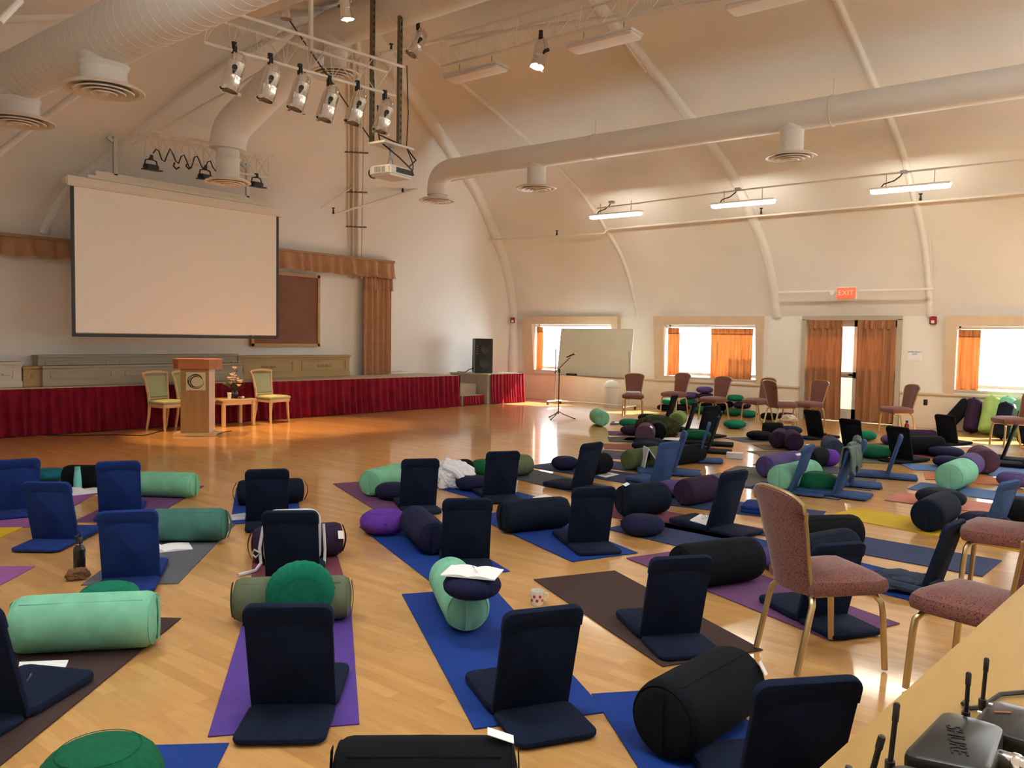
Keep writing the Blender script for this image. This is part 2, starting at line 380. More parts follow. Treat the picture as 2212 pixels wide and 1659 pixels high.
def rib_hip(base):
    c = Vector((AX, CY, 0)); e = (Vector((base[0], base[1], 0))-c); e = e/5.17
    return [c+e*t+Vector((0, 0, z)) for t, z in HS]
RB1, RBB, RBL = (18.0, 14.2), (12.5, 14.5), (5.8, 14.5)
ribs = [rib_side(YB-0.2), rib_side(CY), rib_to(RB1), rib_hip(RBB), rib_hip(RBL), rib_to((XL, 14.2)), rib_side(CY, False), rib_side(YB-0.2, False)]
bm = bm_new(); rows = []
for A, B in zip(ribs, ribs[1:]):
    for s in range(8): rows.append([a.lerp(b, s/8) for a, b in zip(A, B)])
rows.append(ribs[-1])
vr = [[bm.verts.new(p) for p in r] for r in rows]
for A, B in zip(vr, vr[1:]):
    for k in range(NR): bm.faces.new((A[k], A[k+1], B[k+1], B[k]))
low = {}
for i in range(16, 41):
    v = vr[i][0]; low[i] = [v, bm.verts.new((v.co.x, v.co.y, 1.4)), bm.verts.new((v.co.x, v.co.y, 0.0))]
for i in range(16, 40):
    for k in range(2): bm.faces.new((low[i][k+1], low[i+1][k+1], low[i+1][k], low[i][k]))
bmesh.ops.remove_doubles(bm, verts=bm.verts[:], dist=0.0005)
ceil = struct('ceiling', bm, VAULT, True)
for p in ceil.data.polygons: p.use_smooth = True
# ribs of the vault
TN = 0
def trim(bm, m, smooth=True):
    global TN; TN += 1
    return struct('trim_%d' % TN, bm, m, smooth)
def rib_tube(pts, r, drop=0.0, foot=None):
    bm = bm_new(); q = [Vector(p) for p in pts]
    if foot: q = [Vector(p) for p in foot]+q
    tube(bm, q, r, 10); return trim(bm, VAULT)
rib_tube(rib_to(RB1), 0.15, foot=[(17.93, 14.12, 0.0), (17.93, 14.12, 1.2)])
for y, r in ((10.25, 0.05), (6.72, 0.10), (3.62, 0.06), (0.2, 0.06)):
    q = rib_side(y); rib_tube(q, r)
rib_tube([v for v in rib_hip(RBB) if v.z > 3.42], 0.07); rib_tube([v for v in rib_hip(RBL) if v.z > 3.18], 0.07); rib_tube(rib_side(CY, False), 0.05); rib_tube(rib_to((XL, 14.2)), 0.08)
# second thin rib on the left slope beside the hip rib
c = Vector((AX, CY, 0)); rib_tube([Vector((4.5, 13.4, 3.9)).lerp(Vector((7.7, 10.7, 6.75)), k/10)+Vector((0, 0, 0.33*math.sin(PI*k/10))) for k in range(11)], 0.05)
# window wall, in pieces around the openings
WINS = [(10.92, 13.45, 10.74, 13.77), (7.15, 9.46, 7.0, 9.72), (0.42, 3.12, 0.22, 3.31), (-3.4, -1.0, -3.6, -0.8)]
ZS, ZT = 0.80, 2.05
bm = bm_new()
def wpiece(y0, y1, z0, z1, x0=XW, t=0.3): box(bm, (x0+t/2, (y0+y1)/2, (z0+z1)/2), (t, y1-y0, z1-z0))
DY0, DY1, DZ = 4.2, 6.05, 2.18
wpiece(YB-0.3, DY0, 0, ZS); wpiece(DY1, YE+0.3, 0, ZS); wpiece(DY0, DY1, DZ, 2.6)
wpiece(YB-0.3, DY0, ZT, 2.6); wpiece(DY1, YE+0.3, ZT, 2.6)
ys = [YB-0.3, -3.4, -1.0, 0.42, 3.12, DY0]
for a, b in ((ys[0], ys[1]), (ys[2], ys[3]), (ys[4], ys[5]), (DY1, 7.15), (9.46, 10.92), (13.45, YE+0.3)): wpiece(a, b, ZS, ZT)
struct('wall_right', bm, WALL)
# painted dado and its rail under the windows
for y0, y1 in ((YB, DY0-0.1), (DY1+0.1, 14.0)):
    bm = bm_new(); box(bm, (XW-0.012, (y0+y1)/2, 0.37), (0.024, y1-y0, 0.62)); trim(bm, DADO, False)
    bm = bm_new(); box(bm, (XW-0.03, (y0+y1)/2, 0.69), (0.06, y1-y0, 0.045), bev=0.01); trim(bm, TRIM, False)
    bm = bm_new(); box(bm, (XW-0.03, (y0+y1)/2, 0.05), (0.03, y1-y0, 0.10), bev=0.005); b = struct('baseboard_right', bm, DADO)
# windows: casing leaning out at the head, sashes, glass
for i, (a, b, fa, fb) in enumerate(WINS):
    bm = bm_new()
    def lean(z): return XW-0.02-0.16*(z-0.70)/1.55
    def casing(y0, y1, z0, z1):
        vs = []
        for z in (z0, z1):
            for y in (y0, y1):
                vs.append([bm.verts.new((lean(z), y, z)), bm.verts.new((XW+0.02, y, z))])
        (A, A2), (B, B2), (Cc, C2), (D, D2) = vs
        for f in ((A, B, D, Cc), (A2, C2, D2, B2), (A, A2, B2, B), (Cc, D, D2, C2), (A, Cc, C2, A2), (B, B2, D2, D)): bm.faces.new(f)
    casing(fa, a, 0.70, 2.25); casing(b, fb, 0.70, 2.25); casing(a, b, ZT, 2.25)
    w = struct('window_%d' % (i+1), bm, TRIM)
    bm = bm_new(); box(bm, (XW+0.14, (a+b)/2, ZS-0.01), (0.34, b-a, 0.03)); obj('window_sill', bm, TRIM, w, False)
    bm = bm_new()
    for y in (a+0.02, b-0.02): box(bm, (XW+0.2, y, (ZS+ZT)/2), (0.05, 0.04, ZT-ZS))
    for z in (ZS+0.07, ZT-0.02): box(bm, (XW+0.2, (a+b)/2, z), (0.05, b-a, 0.07 if z < 1 else 0.05))
    obj('window_frame', bm, mat('aluminium_sash', (0.7, 0.7, 0.68), 0.4), w, False)
    bm = bm_new(); box(bm, (XW+0.2, (a+b)/2, (ZS+ZT)/2), (0.006, b-a-0.04, ZT-ZS-0.04)); obj('window_pane', bm, GLASS, w, False)
def wcurtain(label, y0, y1, z0, z1, x=XW+0.06, seed=1, wl=0.13, amp=0.03):
    t = thing('window_curtain', label, 'curtain', (0, 0, 0), 0, 'peach curtains along the window wall')
    bm = bm_new(); drape(bm, [(x, y1), (x, y0)], z0, z1-0.12, amp, wl, seed, 8, 0.6); obj('drape', bm, PEACHC, t)
    bm = bm_new(); drape(bm, [(x-0.012, y1), (x-0.012, y0)], z1-0.15, z1, amp*0.6, wl*0.8, seed+3, 3, 0.8); obj('pleated_heading', bm, PEACHC, t)
wcurtain('narrow peach curtain at left edge of the window behind the whiteboard', 13.2, 13.42, 0.80, 1.98, seed=3)
wcurtain('narrow peach curtain bunched at left of the middle window', 9.12, 9.42, 0.82, 1.98, seed=5)
wcurtain('wide glowing peach curtain covering right half of the middle window', 7.28, 8.30, 0.80, 1.97, seed=6, wl=0.16)
wcurtain('peach curtain bunched at left of the window above the leaning bolsters', 2.72, 3.10, 0.78, 1.98, seed=8)
for i, (a, b, fa, fb) in enumerate(WINS[:3]):
    t = thing('curtain_rod', ['white curtain rod across the window behind the whiteboard', 'white curtain rod across the middle window with the wide curtain', 'white curtain rod across the window above leaning bolsters'][i], 'curtain rod', (XW+0.06, (a+b)/2, 2.0), 0)
    bm = bm_new(); cyl(bm, (0, -(b-a)/2, 0), (0, (b-a)/2, 0), 0.012); obj('rod', bm, WHITEP, t)
    for s in (-1, 1):
        bm = bm_new(); cyl(bm, (0, s*((b-a)/2-0.02), 0), (0, s*(b-a)/2, 0), 0.022); obj('bracket', bm, WHITEP, t)
# glazed exit door, curtained
bm = bm_new()
box(bm, (XW+0.02, DY0-0.04, DZ/2), (0.16, 0.09, DZ)); box(bm, (XW+0.02, DY1+0.04, DZ/2), (0.16, 0.09, DZ)); box(bm, (XW+0.02, (DY0+DY1)/2, DZ+0.03), (0.16, DY1-DY0+0.17, 0.09))
d = struct('door_1', bm, mat('tan_door_frame', (0.48, 0.40, 0.30), 0.5))
DM = mat('white_door_metal', (0.72, 0.70, 0.66), 0.4)
for k, (a, b) in enumerate(((DY0+0.01, 4.97), (4.99, DY1-0.01))):
    bm = bm_new(); x = XW+0.16
    box(bm, (x, a+0.05, DZ/2), (0.045, 0.1, DZ-0.02)); box(bm, (x, b-0.05, DZ/2), (0.045, 0.1, DZ-0.02))
    box(bm, (x, (a+b)/2, 0.14), (0.045, b-a, 0.26)); box(bm, (x, (a+b)/2, DZ-0.08), (0.045, b-a, 0.14)); box(bm, (x, (a+b)/2, 1.0), (0.045, b-a, 0.12))
    lf = obj('door_leaf', bm, DM, d, False)
    bm = bm_new(); box(bm, (x, (a+b)/2, 1.12), (0.008, b-a-0.2, 1.75)); obj('door_pane', bm, GLASS, lf, False)
    bm = bm_new(); box(bm, (x-0.06, (a+b)/2, 1.0), (0.05, b-a-0.16, 0.06), bev=0.012); box(bm, (x-0.05, a+0.13, 1.0), (0.07, 0.1, 0.09), bev=0.012); obj('push_bar', bm, GREYMETAL, lf)
def dcurt(label, y0, y1, seed):
    t = thing('door_curtain', label, 'curtain', (0, 0, 0), 0, 'peach curtains along the window wall'); x = XW-0.10
    bm = bm_new(); drape(bm, [(x, y1), (x, y0)], 0.05, 2.02, 0.035, 0.15, seed, 12, 0.6, flare=-0.05); obj('drape', bm, DOORC, t)
    bm = bm_new(); drape(bm, [(x-0.012, y1), (x-0.012, y0)], 1.98, 2.16, 0.022, 0.11, seed+2, 3, 0.8); obj('pleated_heading', bm, DOORC, t)
dcurt('long peach curtain hanging left of the glazed exit door opening', 5.26, 5.98, 11)
dcurt('long peach curtain hanging right of the glazed exit door opening', 4.22, 4.96, 12)
bm = bm_new(); box(bm, (XW+1.9, 5.0, 1.3), (0.1, 4.2, 3.0)); struct('wall_porch', bm, mat('pale_porch_paint', (0.30, 0.27, 0.17), 0.8))
bm = bm_new(); box(bm, (XW+1.2, 5.0, -0.1), (1.8, 4.2, 0.2)); struct('floor_porch', bm, mat('concrete_step', (0.55, 0.53, 0.5), 0.8))
# end wall behind the stage, left wall, back wall
bm = bm_new(); box(bm, ((XW+XL)/2, YE+0.2, 1.7), (XW-XL+0.6, 0.2, 3.5)); struct('wall_front', bm, WALL)
bm = bm_new(); box(bm, (XL-0.1, (YE+YB)/2, 0.375), (0.2, YE-YB+0.6, 0.75)); box(bm, (XL-0.1, (YE+YB)/2, 2.35), (0.2, YE-YB+0.6, 0.2))
e = [YB-0.3]+[v for w in LWIN for v in w]+[YE+0.3]
for k in range(0, len(e), 2): box(bm, (XL-0.1, (e[k]+e[k+1])/2, 1.5), (0.2, e[k+1]-e[k], 1.5))
struct('wall_left', bm, WALL)
for k, (a, b) in enumerate(LWIN):
    bm = bm_new()
    for y in (a, (a+b)/2, b): box(bm, (XL-0.1, y, 1.5), (0.06, 0.06, 1.5))
    for z in (0.78, 2.22): box(bm, (XL-0.1, (a+b)/2, z), (0.06, b-a, 0.06))
    struct('window_%d' % (k+5), bm, TRIM)
bm = bm_new(); box(bm, ((XW+XL)/2, YB-0.1, 3.5), (XW-XL+0.6, 0.2, 7.4)); struct('wall_back', bm, WALL)
bm = bm_new(); box(bm, (15.6, YE-0.03, 0.80), (4.2, 0.06, 0.04), bev=0.01); trim(bm, TRIM, False)

# ================================================================== STAGE
ST = [(-1.4, 13.95), (5.0, 13.9), (9.5, 13.5), (14.58, 13.18), (14.58, 14.42), (6.0, 14.42), (-1.4, 14.12)]
t = thing('stage', 'low stage with burgundy pleated skirt and pale top edge', 'stage', (0, 0, 0))
bm = bm_new(); prism(bm, ST, 0.0, 0.715); obj('platform', bm, mat('dark_stage_plywood', (0.10, 0.07, 0.05), 0.8), t, False)
bm = bm_new(); prism(bm, [(x, y-(0.02 if y < 14.2 else 0)) for x, y in ST], 0.715, 0.75); obj('stage_floor', bm, mat('stage_top_tan', (0.55, 0.45, 0.32), 0.6), t, False)
bm = bm_new(); drape(bm, [(p[0], p[1]-0.05) for p in ST[:4]], 0.01, 0.735, 0.045, 0.16, 21, 12, 0.3, flare=0.06); obj('skirt', bm, VELVET, t)
bm = bm_new(); drape(bm, [(14.63, 13.14), (14.63, 14.35)], 0.01, 0.735, 0.02, 0.12, 22, 8, 0.35); obj('side_skirt', bm, VELVET, t)
t = thing('stage_steps', 'two tan carpeted steps at the right end of the stage', 'steps', (0, 0, 0))
bm = bm_new(); box(bm, (15.1, 13.85, 0.25), (0.85, 0.9, 0.5), bev=0.008); obj('upper_step', bm, mat('step_carpet', (0.42, 0.36, 0.28), 0.9), t)
bm = bm_new(); box(bm, (15.1, 13.32, 0.12), (0.8, 0.36, 0.24), bev=0.008); obj('lower_step', bm, mat('step_carpet', (0.42, 0.36, 0.28), 0.9), t)
bm = bm_new(); drape(bm, [(14.74, 13.12), (15.5, 13.12)], 0.01, 0.235, 0.015, 0.09, 23, 6, 0.4, flare=0.03); obj('skirt', bm, VELVET, t)
t = thing('speaker_platform', 'burgundy skirted platform under the black loudspeaker', 'platform', (0, 0, 0))
PF = [(15.6, 13.1), (16.75, 12.95), (16.9, 14.1), (15.6, 14.35)]
bm = bm_new(); prism(bm, PF, 0, 0.72); obj('box', bm, mat('step_carpet', (0.42, 0.36, 0.28), 0.9), t, False)
bm = bm_new(); prism(bm, [(15.58, 13.06), (16.78, 12.9), (16.93, 14.1), (15.58, 14.37)], 0.72, 0.75); obj('top', bm, mat('stage_top_tan', (0.55, 0.45, 0.32), 0.6), t, False)
bm = bm_new(); drape(bm, [(15.66, 13.03), (16.82, 12.88), (16.96, 14.0)], 0.01, 0.745, 0.025, 0.1, 24, 12, 0.35, flare=0.05); obj('skirt', bm, VELVET, t)
t = thing('loudspeaker', 'tall black loudspeaker standing at the right of the stage', 'speaker', (16.0, 13.62, 0.752), math.radians(-38))
bm = bm_new(); box(bm, (0, 0, 0.44), (0.46, 0.40, 0.88), bev=0.012); obj('cabinet', bm, BLACK, t)
bm = bm_new(); box(bm, (0, -0.205, 0.44), (0.42, 0.012, 0.84), bev=0.004); obj('grille', bm, mat('speaker_grille', (0.02, 0.02, 0.02), 0.7, bump=0.6, bscale=400), t)
bm = bm_new(); lathe(bm, [(0.13, 0), (0.155, 0.01), (0.155, 0.016), (0.11, 0.004)], 24, T(0.03, -0.212, 0.28) @ R(PI/2, 'X')); obj('woofer_ring', bm, BLACK, t)
bm = bm_new(); lathe(bm, [(0.10, 0), (0.12, 0.01), (0.12, 0.016), (0.08, 0.004)], 24, T(0.03, -0.212, 0.62) @ R(PI/2, 'X')); obj('horn_ring', bm, BLACK, t)
for z in (0.50, 0.56, 0.62, 0.68):
    bm = bm_new(); box(bm, (-0.18, -0.213, z), (0.02, 0.01, 0.016)); obj('control_knob', bm, GREYMETAL, t)
o = tag(obj('speaker_cable', (lambda b: (tube(b, [(15.82, 13.76, 0.86), (15.7, 13.8, 0.84), (15.62, 13.86, 0.77), (15.63, 13.95, 0.765), (15.7, 14.2, 0.765)], 0.012, 6), b)[1])(bm_new()), BLACK), 'thin black cable curling behind the loudspeaker', 'cable')
# pelmets, side curtain, boards and low panelled units on the stage
def pelmet(label, x0, x1, z0, z1, seed):
    t = thing('pelmet', label, 'pelmet', (0, 0, 0), 0, 'tan velvet stage pelmets')
    y = YE-0.27
    bm = bm_new(); box(bm, ((x0+x1)/2, YE-0.16, z1+0.01), (x1-x0, 0.3, 0.05)); obj('pelmet_board', bm, mat('tan_pelmet_board', (0.34, 0.2, 0.1), 0.7), t, False)
    bm = bm_new(); drape(bm, [(x0, y), (x1, y)] + ([(x1+0.01, YE-0.03)] if x1 < 15 else []), z0, z1+0.03, 0.06, 0.30, seed, 6, 0.25, flare=0.05, bot=0.012); obj('pleated_valance', bm, TANV, t)
PZ = 3.38
pelmet('tan velvet pleated pelmet across the stage wall left of the screen', 1.0, 7.9, 2.83, 3.13, 31)
pelmet('tan velvet pleated pelmet right of the screen, ending over the side curtain', 7.95, 13.45, 3.0, PZ, 32)
t = thing('stage_curtain', 'tall tan velvet curtain hanging at the right side of the stage', 'curtain', (0, 0, 0))
bm = bm_new(); drape(bm, [(12.62, YE-0.16), (13.48, YE-0.16), (13.5, YE-0.05)], 0.76, 2.95, 0.05, 0.2, 33, 14, 0.6); obj('drape', bm, TANV, t)
bm = bm_new(); drape(bm, [(12.62, YE-0.18), (13.48, YE-0.18), (13.5, YE-0.05)], 2.72, 3.02, 0.04, 0.16, 34, 4, 0.7); obj('pleated_heading', bm, TANV, t)
a, b = aty(688, 598, YE-0.03), aty(545, 745, YE-0.03)
t = thing('pin_board', 'brown cloth pin board in oak frame behind the projection screen', 'board', (0, 0, 0))
x0, x1, z0, z1 = b.x, a.x, a.z and b.z, a.z
bm = bm_new(); box(bm, ((x0+x1)/2, YE-0.02, (z0+z1)/2), (x1-x0, 0.03, z1-z0)); obj('cloth_panel', bm, CORK, t, False)
bm = bm_new()
for xx in (x0, x1): box(bm, (xx, YE-0.03, (z0+z1)/2), (0.06, 0.05, z1-z0+0.06))
for zz in (z0, z1): box(bm, ((x0+x1)/2, YE-0.03, zz), (x1-x0+0.06, 0.05, 0.06))
obj('frame', bm, OAK, t, False)
def unit(label, px0, px1, ytop, ybot, y, m, orn=False, dep=0.22):
    A, B = aty(px0, ytop, y), aty(px1, ytop, y); zt = (A.z+B.z)/2; x0, x1 = A.x, B.x; zb = 0.752
    t = thing('panelled_unit', label, 'panel', ((x0+x1)/2, y+dep/2, zb)); w = x1-x0; h = zt-zb
    bm = bm_new(); box(bm, (0, 0, h/2), (w, dep, h)); obj('body', bm, m, t, False)
    bm = bm_new(); box(bm, (0, -0.02, h-0.02), (w+0.05, dep+0.05, 0.04), bev=0.012); box(bm, (0, -0.012, h-0.07), (w+0.02, dep+0.02, 0.03), bev=0.008); obj('cornice', bm, m, t, False)
    bm = bm_new(); box(bm, (0, -0.012, 0.05), (w+0.02, dep+0.02, 0.10), bev=0.008); obj('plinth', bm, m, t, False)
    n = max(1, round(w/1.4))
    for k in range(n):
        cx = -w/2+w*(k+0.5)/n; ww = w/n-0.24; bm = bm_new(); z0, z1 = 0.14, h-0.12
        for zz in (z0, z1): box(bm, (cx, -dep/2-0.006, zz), (ww, 0.016, 0.014))
        for s in (-1, 1): box(bm, (cx+s*ww/2, -dep/2-0.006, (z0+z1)/2), (0.014, 0.016, z1-z0))
        obj('panel_moulding', bm, m, t, False)
        if orn:
            bm = bm_new(); zc = (z0+z1)/2
            for s in (-1, 1):
                tube(bm, [(cx+s*(0.02+0.16*q/10), -dep/2-0.008, zc+0.02*math.sin(q*0.9)) for q in range(11)], [0.012-0.0008*q for q in range(11)], 6)
                for q in range(4): lathe(bm, [(0, -0.012), (0.016, 0), (0, 0.012)], 6, T(cx+s*(0.04+0.04*q), -dep/2-0.01, zc-0.02))
            lathe(bm, [(0, -0.014), (0.028, 0), (0, 0.014)], 8, T(cx, -dep/2-0.01, zc) @ R(PI/2, 'X'))
            obj('applied_ornament', bm, m, t)
UT = mat('stone_grey_panel_paint', (0.40, 0.35, 0.26), 0.6); UG = mat('mustard_panel_paint', (0.42, 0.29, 0.12), 0.6); UW = mat('pale_panel_paint', (0.62, 0.58, 0.50), 0.6)
unit('long grey panelled unit along the stage wall behind the podium', 82, 512, 766, 822, YE-0.26, UT)
unit('mustard panelled unit with carved ornaments under the pin board', 514, 755, 768, 812, YE-0.26, UG, True)
unit('lower grey panelled unit in front of the long one on stage', 92, 524, 787, 822, YE-0.50, UT)
unit('pale panelled unit at the far left end of the stage', -60, 46, 782, 824, YE-0.45, UW, True)
unit('small brown block between pale and grey panelled units on stage', 50, 90, 791, 822, YE-0.42, UG)

# ================================================================== PROJECTION SCREEN
YS = 13.2
a, b, c, d2 = aty(150, 395, YS), aty(600, 456, YS), aty(166, 725, YS), aty(597, 728, YS)
x0, x1, zt, zb = 5.70, 9.50, 3.97, 1.60
t = thing('projection_screen', 'large white projection screen hanging above the stage front', 'screen', ((x0+x1)/2, YS, zt)); w = x1-x0
bm = bm_new(); box(bm, (0, 0, -0.02), (w+0.16, 0.16, 0.15), bev=0.02); obj('housing', bm, mat('cream_screen_case', (0.78, 0.70, 0.58), 0.5), t)
bm = bm_new(); box(bm, (0.0, 0.02, 0.09), (w*0.86, 0.10, 0.05)); box(bm, (-0.02, 0.10, 0.17), (w*0.76, 0.05, 0.09)); obj('mounting_rail', bm, mat('cream_screen_case', (0.78, 0.70, 0.58), 0.5), t, False)
bm = bm_new(); box(bm, (0, 0.0, (zb-zt)/2-0.02), (w-0.12, 0.006, zt-zb-0.10)); obj('white_sheet', bm, SCREENW, t, False)
bm = bm_new()
for s in (-1, 1): box(bm, (s*(w/2-0.035), 0.0, (zb-zt)/2-0.02), (0.055, 0.009, zt-zb-0.06))
box(bm, (0, 0, zb-zt-0.01), (w-0.015, 0.014, 0.05)); obj('black_border', bm, BLACK, t, False)
for xx in (-1.15, 1.28):
    bm = bm_new(); box(bm, (xx, 0.1, 0.5), (0.06, 0.05, 0.62)); box(bm, (xx-0.08, 0.1, 0.75), (0.10, 0.05, 0.05), R(0.6, 'Y')); obj('hanger_strut', bm, GREYMETAL, t, False)
# ================================================================== DUCTS
def seam_ring(bm, p, d, r): 
    d = Vector(d).normalized(); p = Vector(p); tube(bm, [p-d*0.012, p+d*0.012], r*1.012, 24)
def duct(label, path, r, drops, zf, nr, fr, loc_seams=True, straps=()):
    """path: points of the main run; drops: (x, y, z of run) of the diffuser necks"""
    t = thing('air_duct', label, 'duct', (0, 0, 0), 0, 'white spiral air ducts')
    bm = bm_new(); tube(bm, path, r, 28)
    for a, b in zip(path, path[1:]):
        a, b = Vector(a), Vector(b); n = int((b-a).length/0.16)
        if n > 3:
            for k in range(1, n): seam_ring(bm, a.lerp(b, k/n), b-a, r*0.997)
    obj('spiral_pipe', bm, DUCT, t)
    zf0, fr0, nr0 = zf, fr, nr
    for dr in drops:
        x, y, z = dr[:3]; zf, nr, fr = (dr[3], dr[4], dr[5]) if len(dr) > 3 else (zf0, nr0, fr0)
        bm = bm_new(); cyl(bm, (x, y, z), (x, y, zf+0.05), nr, seg=24); tube(bm, [(x, y, z-r*0.86), (x, y, z-r*1.02)], [nr*1.12, nr*1.0], 24, False); obj('neck', bm, DUCT, t)
        bm = bm_new(); M = T(x, y, zf)
        lathe(bm, [(nr, 0.06), (nr*1.02, 0.03), (fr*0.97, 0.015), (fr, 0.0), (fr*0.97, -0.012), (fr*0.86, -0.006), (fr*0.80, 0.02), (fr*0.80, 0.05)], 36, M)
        df = obj('diffuser', bm, DIFF, t)
        for q, (ro, dz) in enumerate(((0.74, -0.018), (0.54, -0.030), (0.34, -0.040))):
            bm = bm_new(); lathe(bm, [(fr*(ro-0.15), 0.035+dz), (fr*ro, dz), (fr*(ro-0.02), dz-0.012), (fr*(ro-0.17), 0.02+dz)], 32, M); obj('ring_vane', bm, DIFF, df)
        bm = bm_new(); lathe(bm, [(0, -0.052), (fr*0.10, -0.05), (fr*0.14, -0.03), (fr*0.1, 0.0), (0, 0.0)], 20, M); obj('centre_cap', bm, DIFF, df)
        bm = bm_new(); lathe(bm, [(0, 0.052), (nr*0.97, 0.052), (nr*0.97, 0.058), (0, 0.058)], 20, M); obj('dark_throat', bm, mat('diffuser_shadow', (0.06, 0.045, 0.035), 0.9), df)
    for (p, zt) in straps:
        bm = bm_new(); p = Vector(p)
        tube(bm, [p+Vector((math.cos(a)*(r+0.01), 0, math.sin(a)*(r+0.01))) for a in [PI*2*k/20 for k in range(20)]], 0.009, 5, closed=True)
        cyl(bm, p+Vector((0, 0, r)), (p.x, p.y, zt), 0.006, seg=5); obj('hanger_strap', bm, PIPE, t)
    return t
def elbow(a, c, b, n=6):
    a, c, b = Vector(a), Vector(c), Vector(b)
    return [a*(1-s)**2 + c*2*s*(1-s) + b*s*s for s in [k/n for k in range(n+1)]]
RX, RZ = 13.0, 5.23
duct('long white spiral duct running along the window side of the vault', [(RX, -2, RZ), (RX, 11.9, RZ)] + elbow((RX, 11.95, RZ), (RX, 12.42, RZ), (RX, 12.42, 4.86)) + [(RX, 12.42, 4.72)], 0.222,
     [(RX, 9.75, RZ), (RX, 4.72, RZ), (RX, 12.42, 4.8)], 4.60, 0.185, 0.40, straps=(((RX, 8.4, RZ), 5.72), ((RX, 4.1, RZ), 5.72), ((RX, 1.0, RZ), 5.72)))
duct('large white duct crossing the upper left corner of the vault', [(4.45, 1.5, 4.98), (4.45, 13.2, 4.92)], 0.315, [(4.45, 9.42, 4.9), (4.45, 11.75, 4.9)], 4.36, 0.245, 0.43)
e1 = aty(492, 283, 12.15); e2 = Vector((8.5, 10.55, 6.46)); dd = (e1-e2).normalized()
duct('white duct along the ridge that bends down towards the projection screen', [(8.5, 1.0, 6.50)] + elbow((8.5, 10.25, 6.46), tuple(e2), tuple(e2+dd*0.35)) + elbow(tuple(e1-dd*0.25), tuple(e1), (e1.x, e1.y, e1.z-0.3)), 0.29,
     [(8.45, 10.3, 6.3, 5.72, 0.175, 0.40), (e1.x, e1.y, e1.z-0.2, 4.14, 0.185, 0.37)], 4.42, 0.25, 0.42)
# ================================================================== PIPES, CONDUITS
def pipe(label, pts, r, heads=(), cat='pipe', m=None, name='sprinkler_pipe', group='white pipes on the vault', hd=True):
    t = thing(name, label, cat, (0, 0, 0), 0, group)
    bm = bm_new(); tube(bm, pts, r, 8); obj('tube', bm, m or PIPE, t)
    for h in heads:
        h = Vector(h); bm = bm_new(); lathe(bm, [(0.0, 0.13), (0.035, 0.125), (0.03, 0.11), (0.012, 0.1), (0.02, 0.05), (0.026, 0.0)], 8, T(*h)); obj('sprinkler_head', bm, BLACK, t)
    return t
PX = 16.2
pipe('white sprinkler pipe running along the window side below the lit lamps', [(PX, 14.2, 4.17), (PX, 10.18, 4.11), (PX, 10.14, 4.13), (PX, 10.12, 4.17), (PX, 10.06, 4.20), (PX, -2, 4.27)], 0.022, [(PX, 14.15, 4.19), (PX, 11.5, 4.14), (PX, 6.45, 4.25), (PX, 3.5, 4.26)])
pipe('white sprinkler pipe passing in front of the vertical pipe bundle', [aty(720, 464, 13.5), aty(930, 398, 13.15), (14.3, 11.6, 5.35)], 0.022, [aty(720, 462, 13.5), aty(870, 415, 13.25)])
pipe('short white pipe stub left of the vertical pipe bundle', [aty(694, 448, 13.6), aty(765, 402, 13.4)], 0.016)
pipe('long white pipe high on the vault above the hanging truss', [aty(822, 116, 9.7), aty(960, 85, 9.4), (10.9, 5.3, 6.42), (11.2, 1.0, 6.35)], 0.03, [aty(845, 112, 9.8)])
pipe('white conduit above the row of three lit lamps', [(15.0, 9.6, 4.47), (15.0, 6.2, 4.55), (15.0, 3.3, 4.57), (15.0, -2, 4.57)], 0.016, name='conduit', cat='conduit')
pipe('white pipe running from hip corner down to the left stage pelmet', [(9.0, 10.9, 6.78), (7.7, 12.3, 5.55), (6.75, 13.35, 4.7)], 0.02, name='conduit', cat='conduit')
pipe('white pipe in upper left corner above the large duct', [aty(0, 48, 8), aty(45, 0, 8)], 0.03)
pipe('slanting conduit stub hanging below the centre of the vault', [aty(1290, 10, 6.7), aty(1395, 155, 6.7)], 0.018, name='conduit', cat='conduit')
t = thing('pipe_bundle', 'bundle of four vertical white conduits rising from the pelmet', 'conduit', (0, 0, 0), 0)
bd = Vector((AX-12.5, CY-14.5, 0)).normalized(); sd = Vector((-bd.y, bd.x, 0))
for k in range(4):
    off = sd*(0.10*(k-1.5))+bd*0.10; q = [p+off-Vector((0, 0, 0.05)) for p in rib_hip(RBB)[3:26]]
    q = [Vector((q[0].x, q[0].y, 3.42))]+q
    bm = bm_new(); tube(bm, q, 0.022, 8); obj('conduit_tube', bm, PIPE, t)
for zz in (8, 12, 16):
    p = rib_hip(RBB)[zz]; bm = bm_new(); tube(bm, [p+bd*0.12+sd*0.24-Vector((0, 0, 0.05)), p+bd*0.12-sd*0.24-Vector((0, 0, 0.05))], 0.018, 6); obj('clamp_bar', bm, STEEL, t)
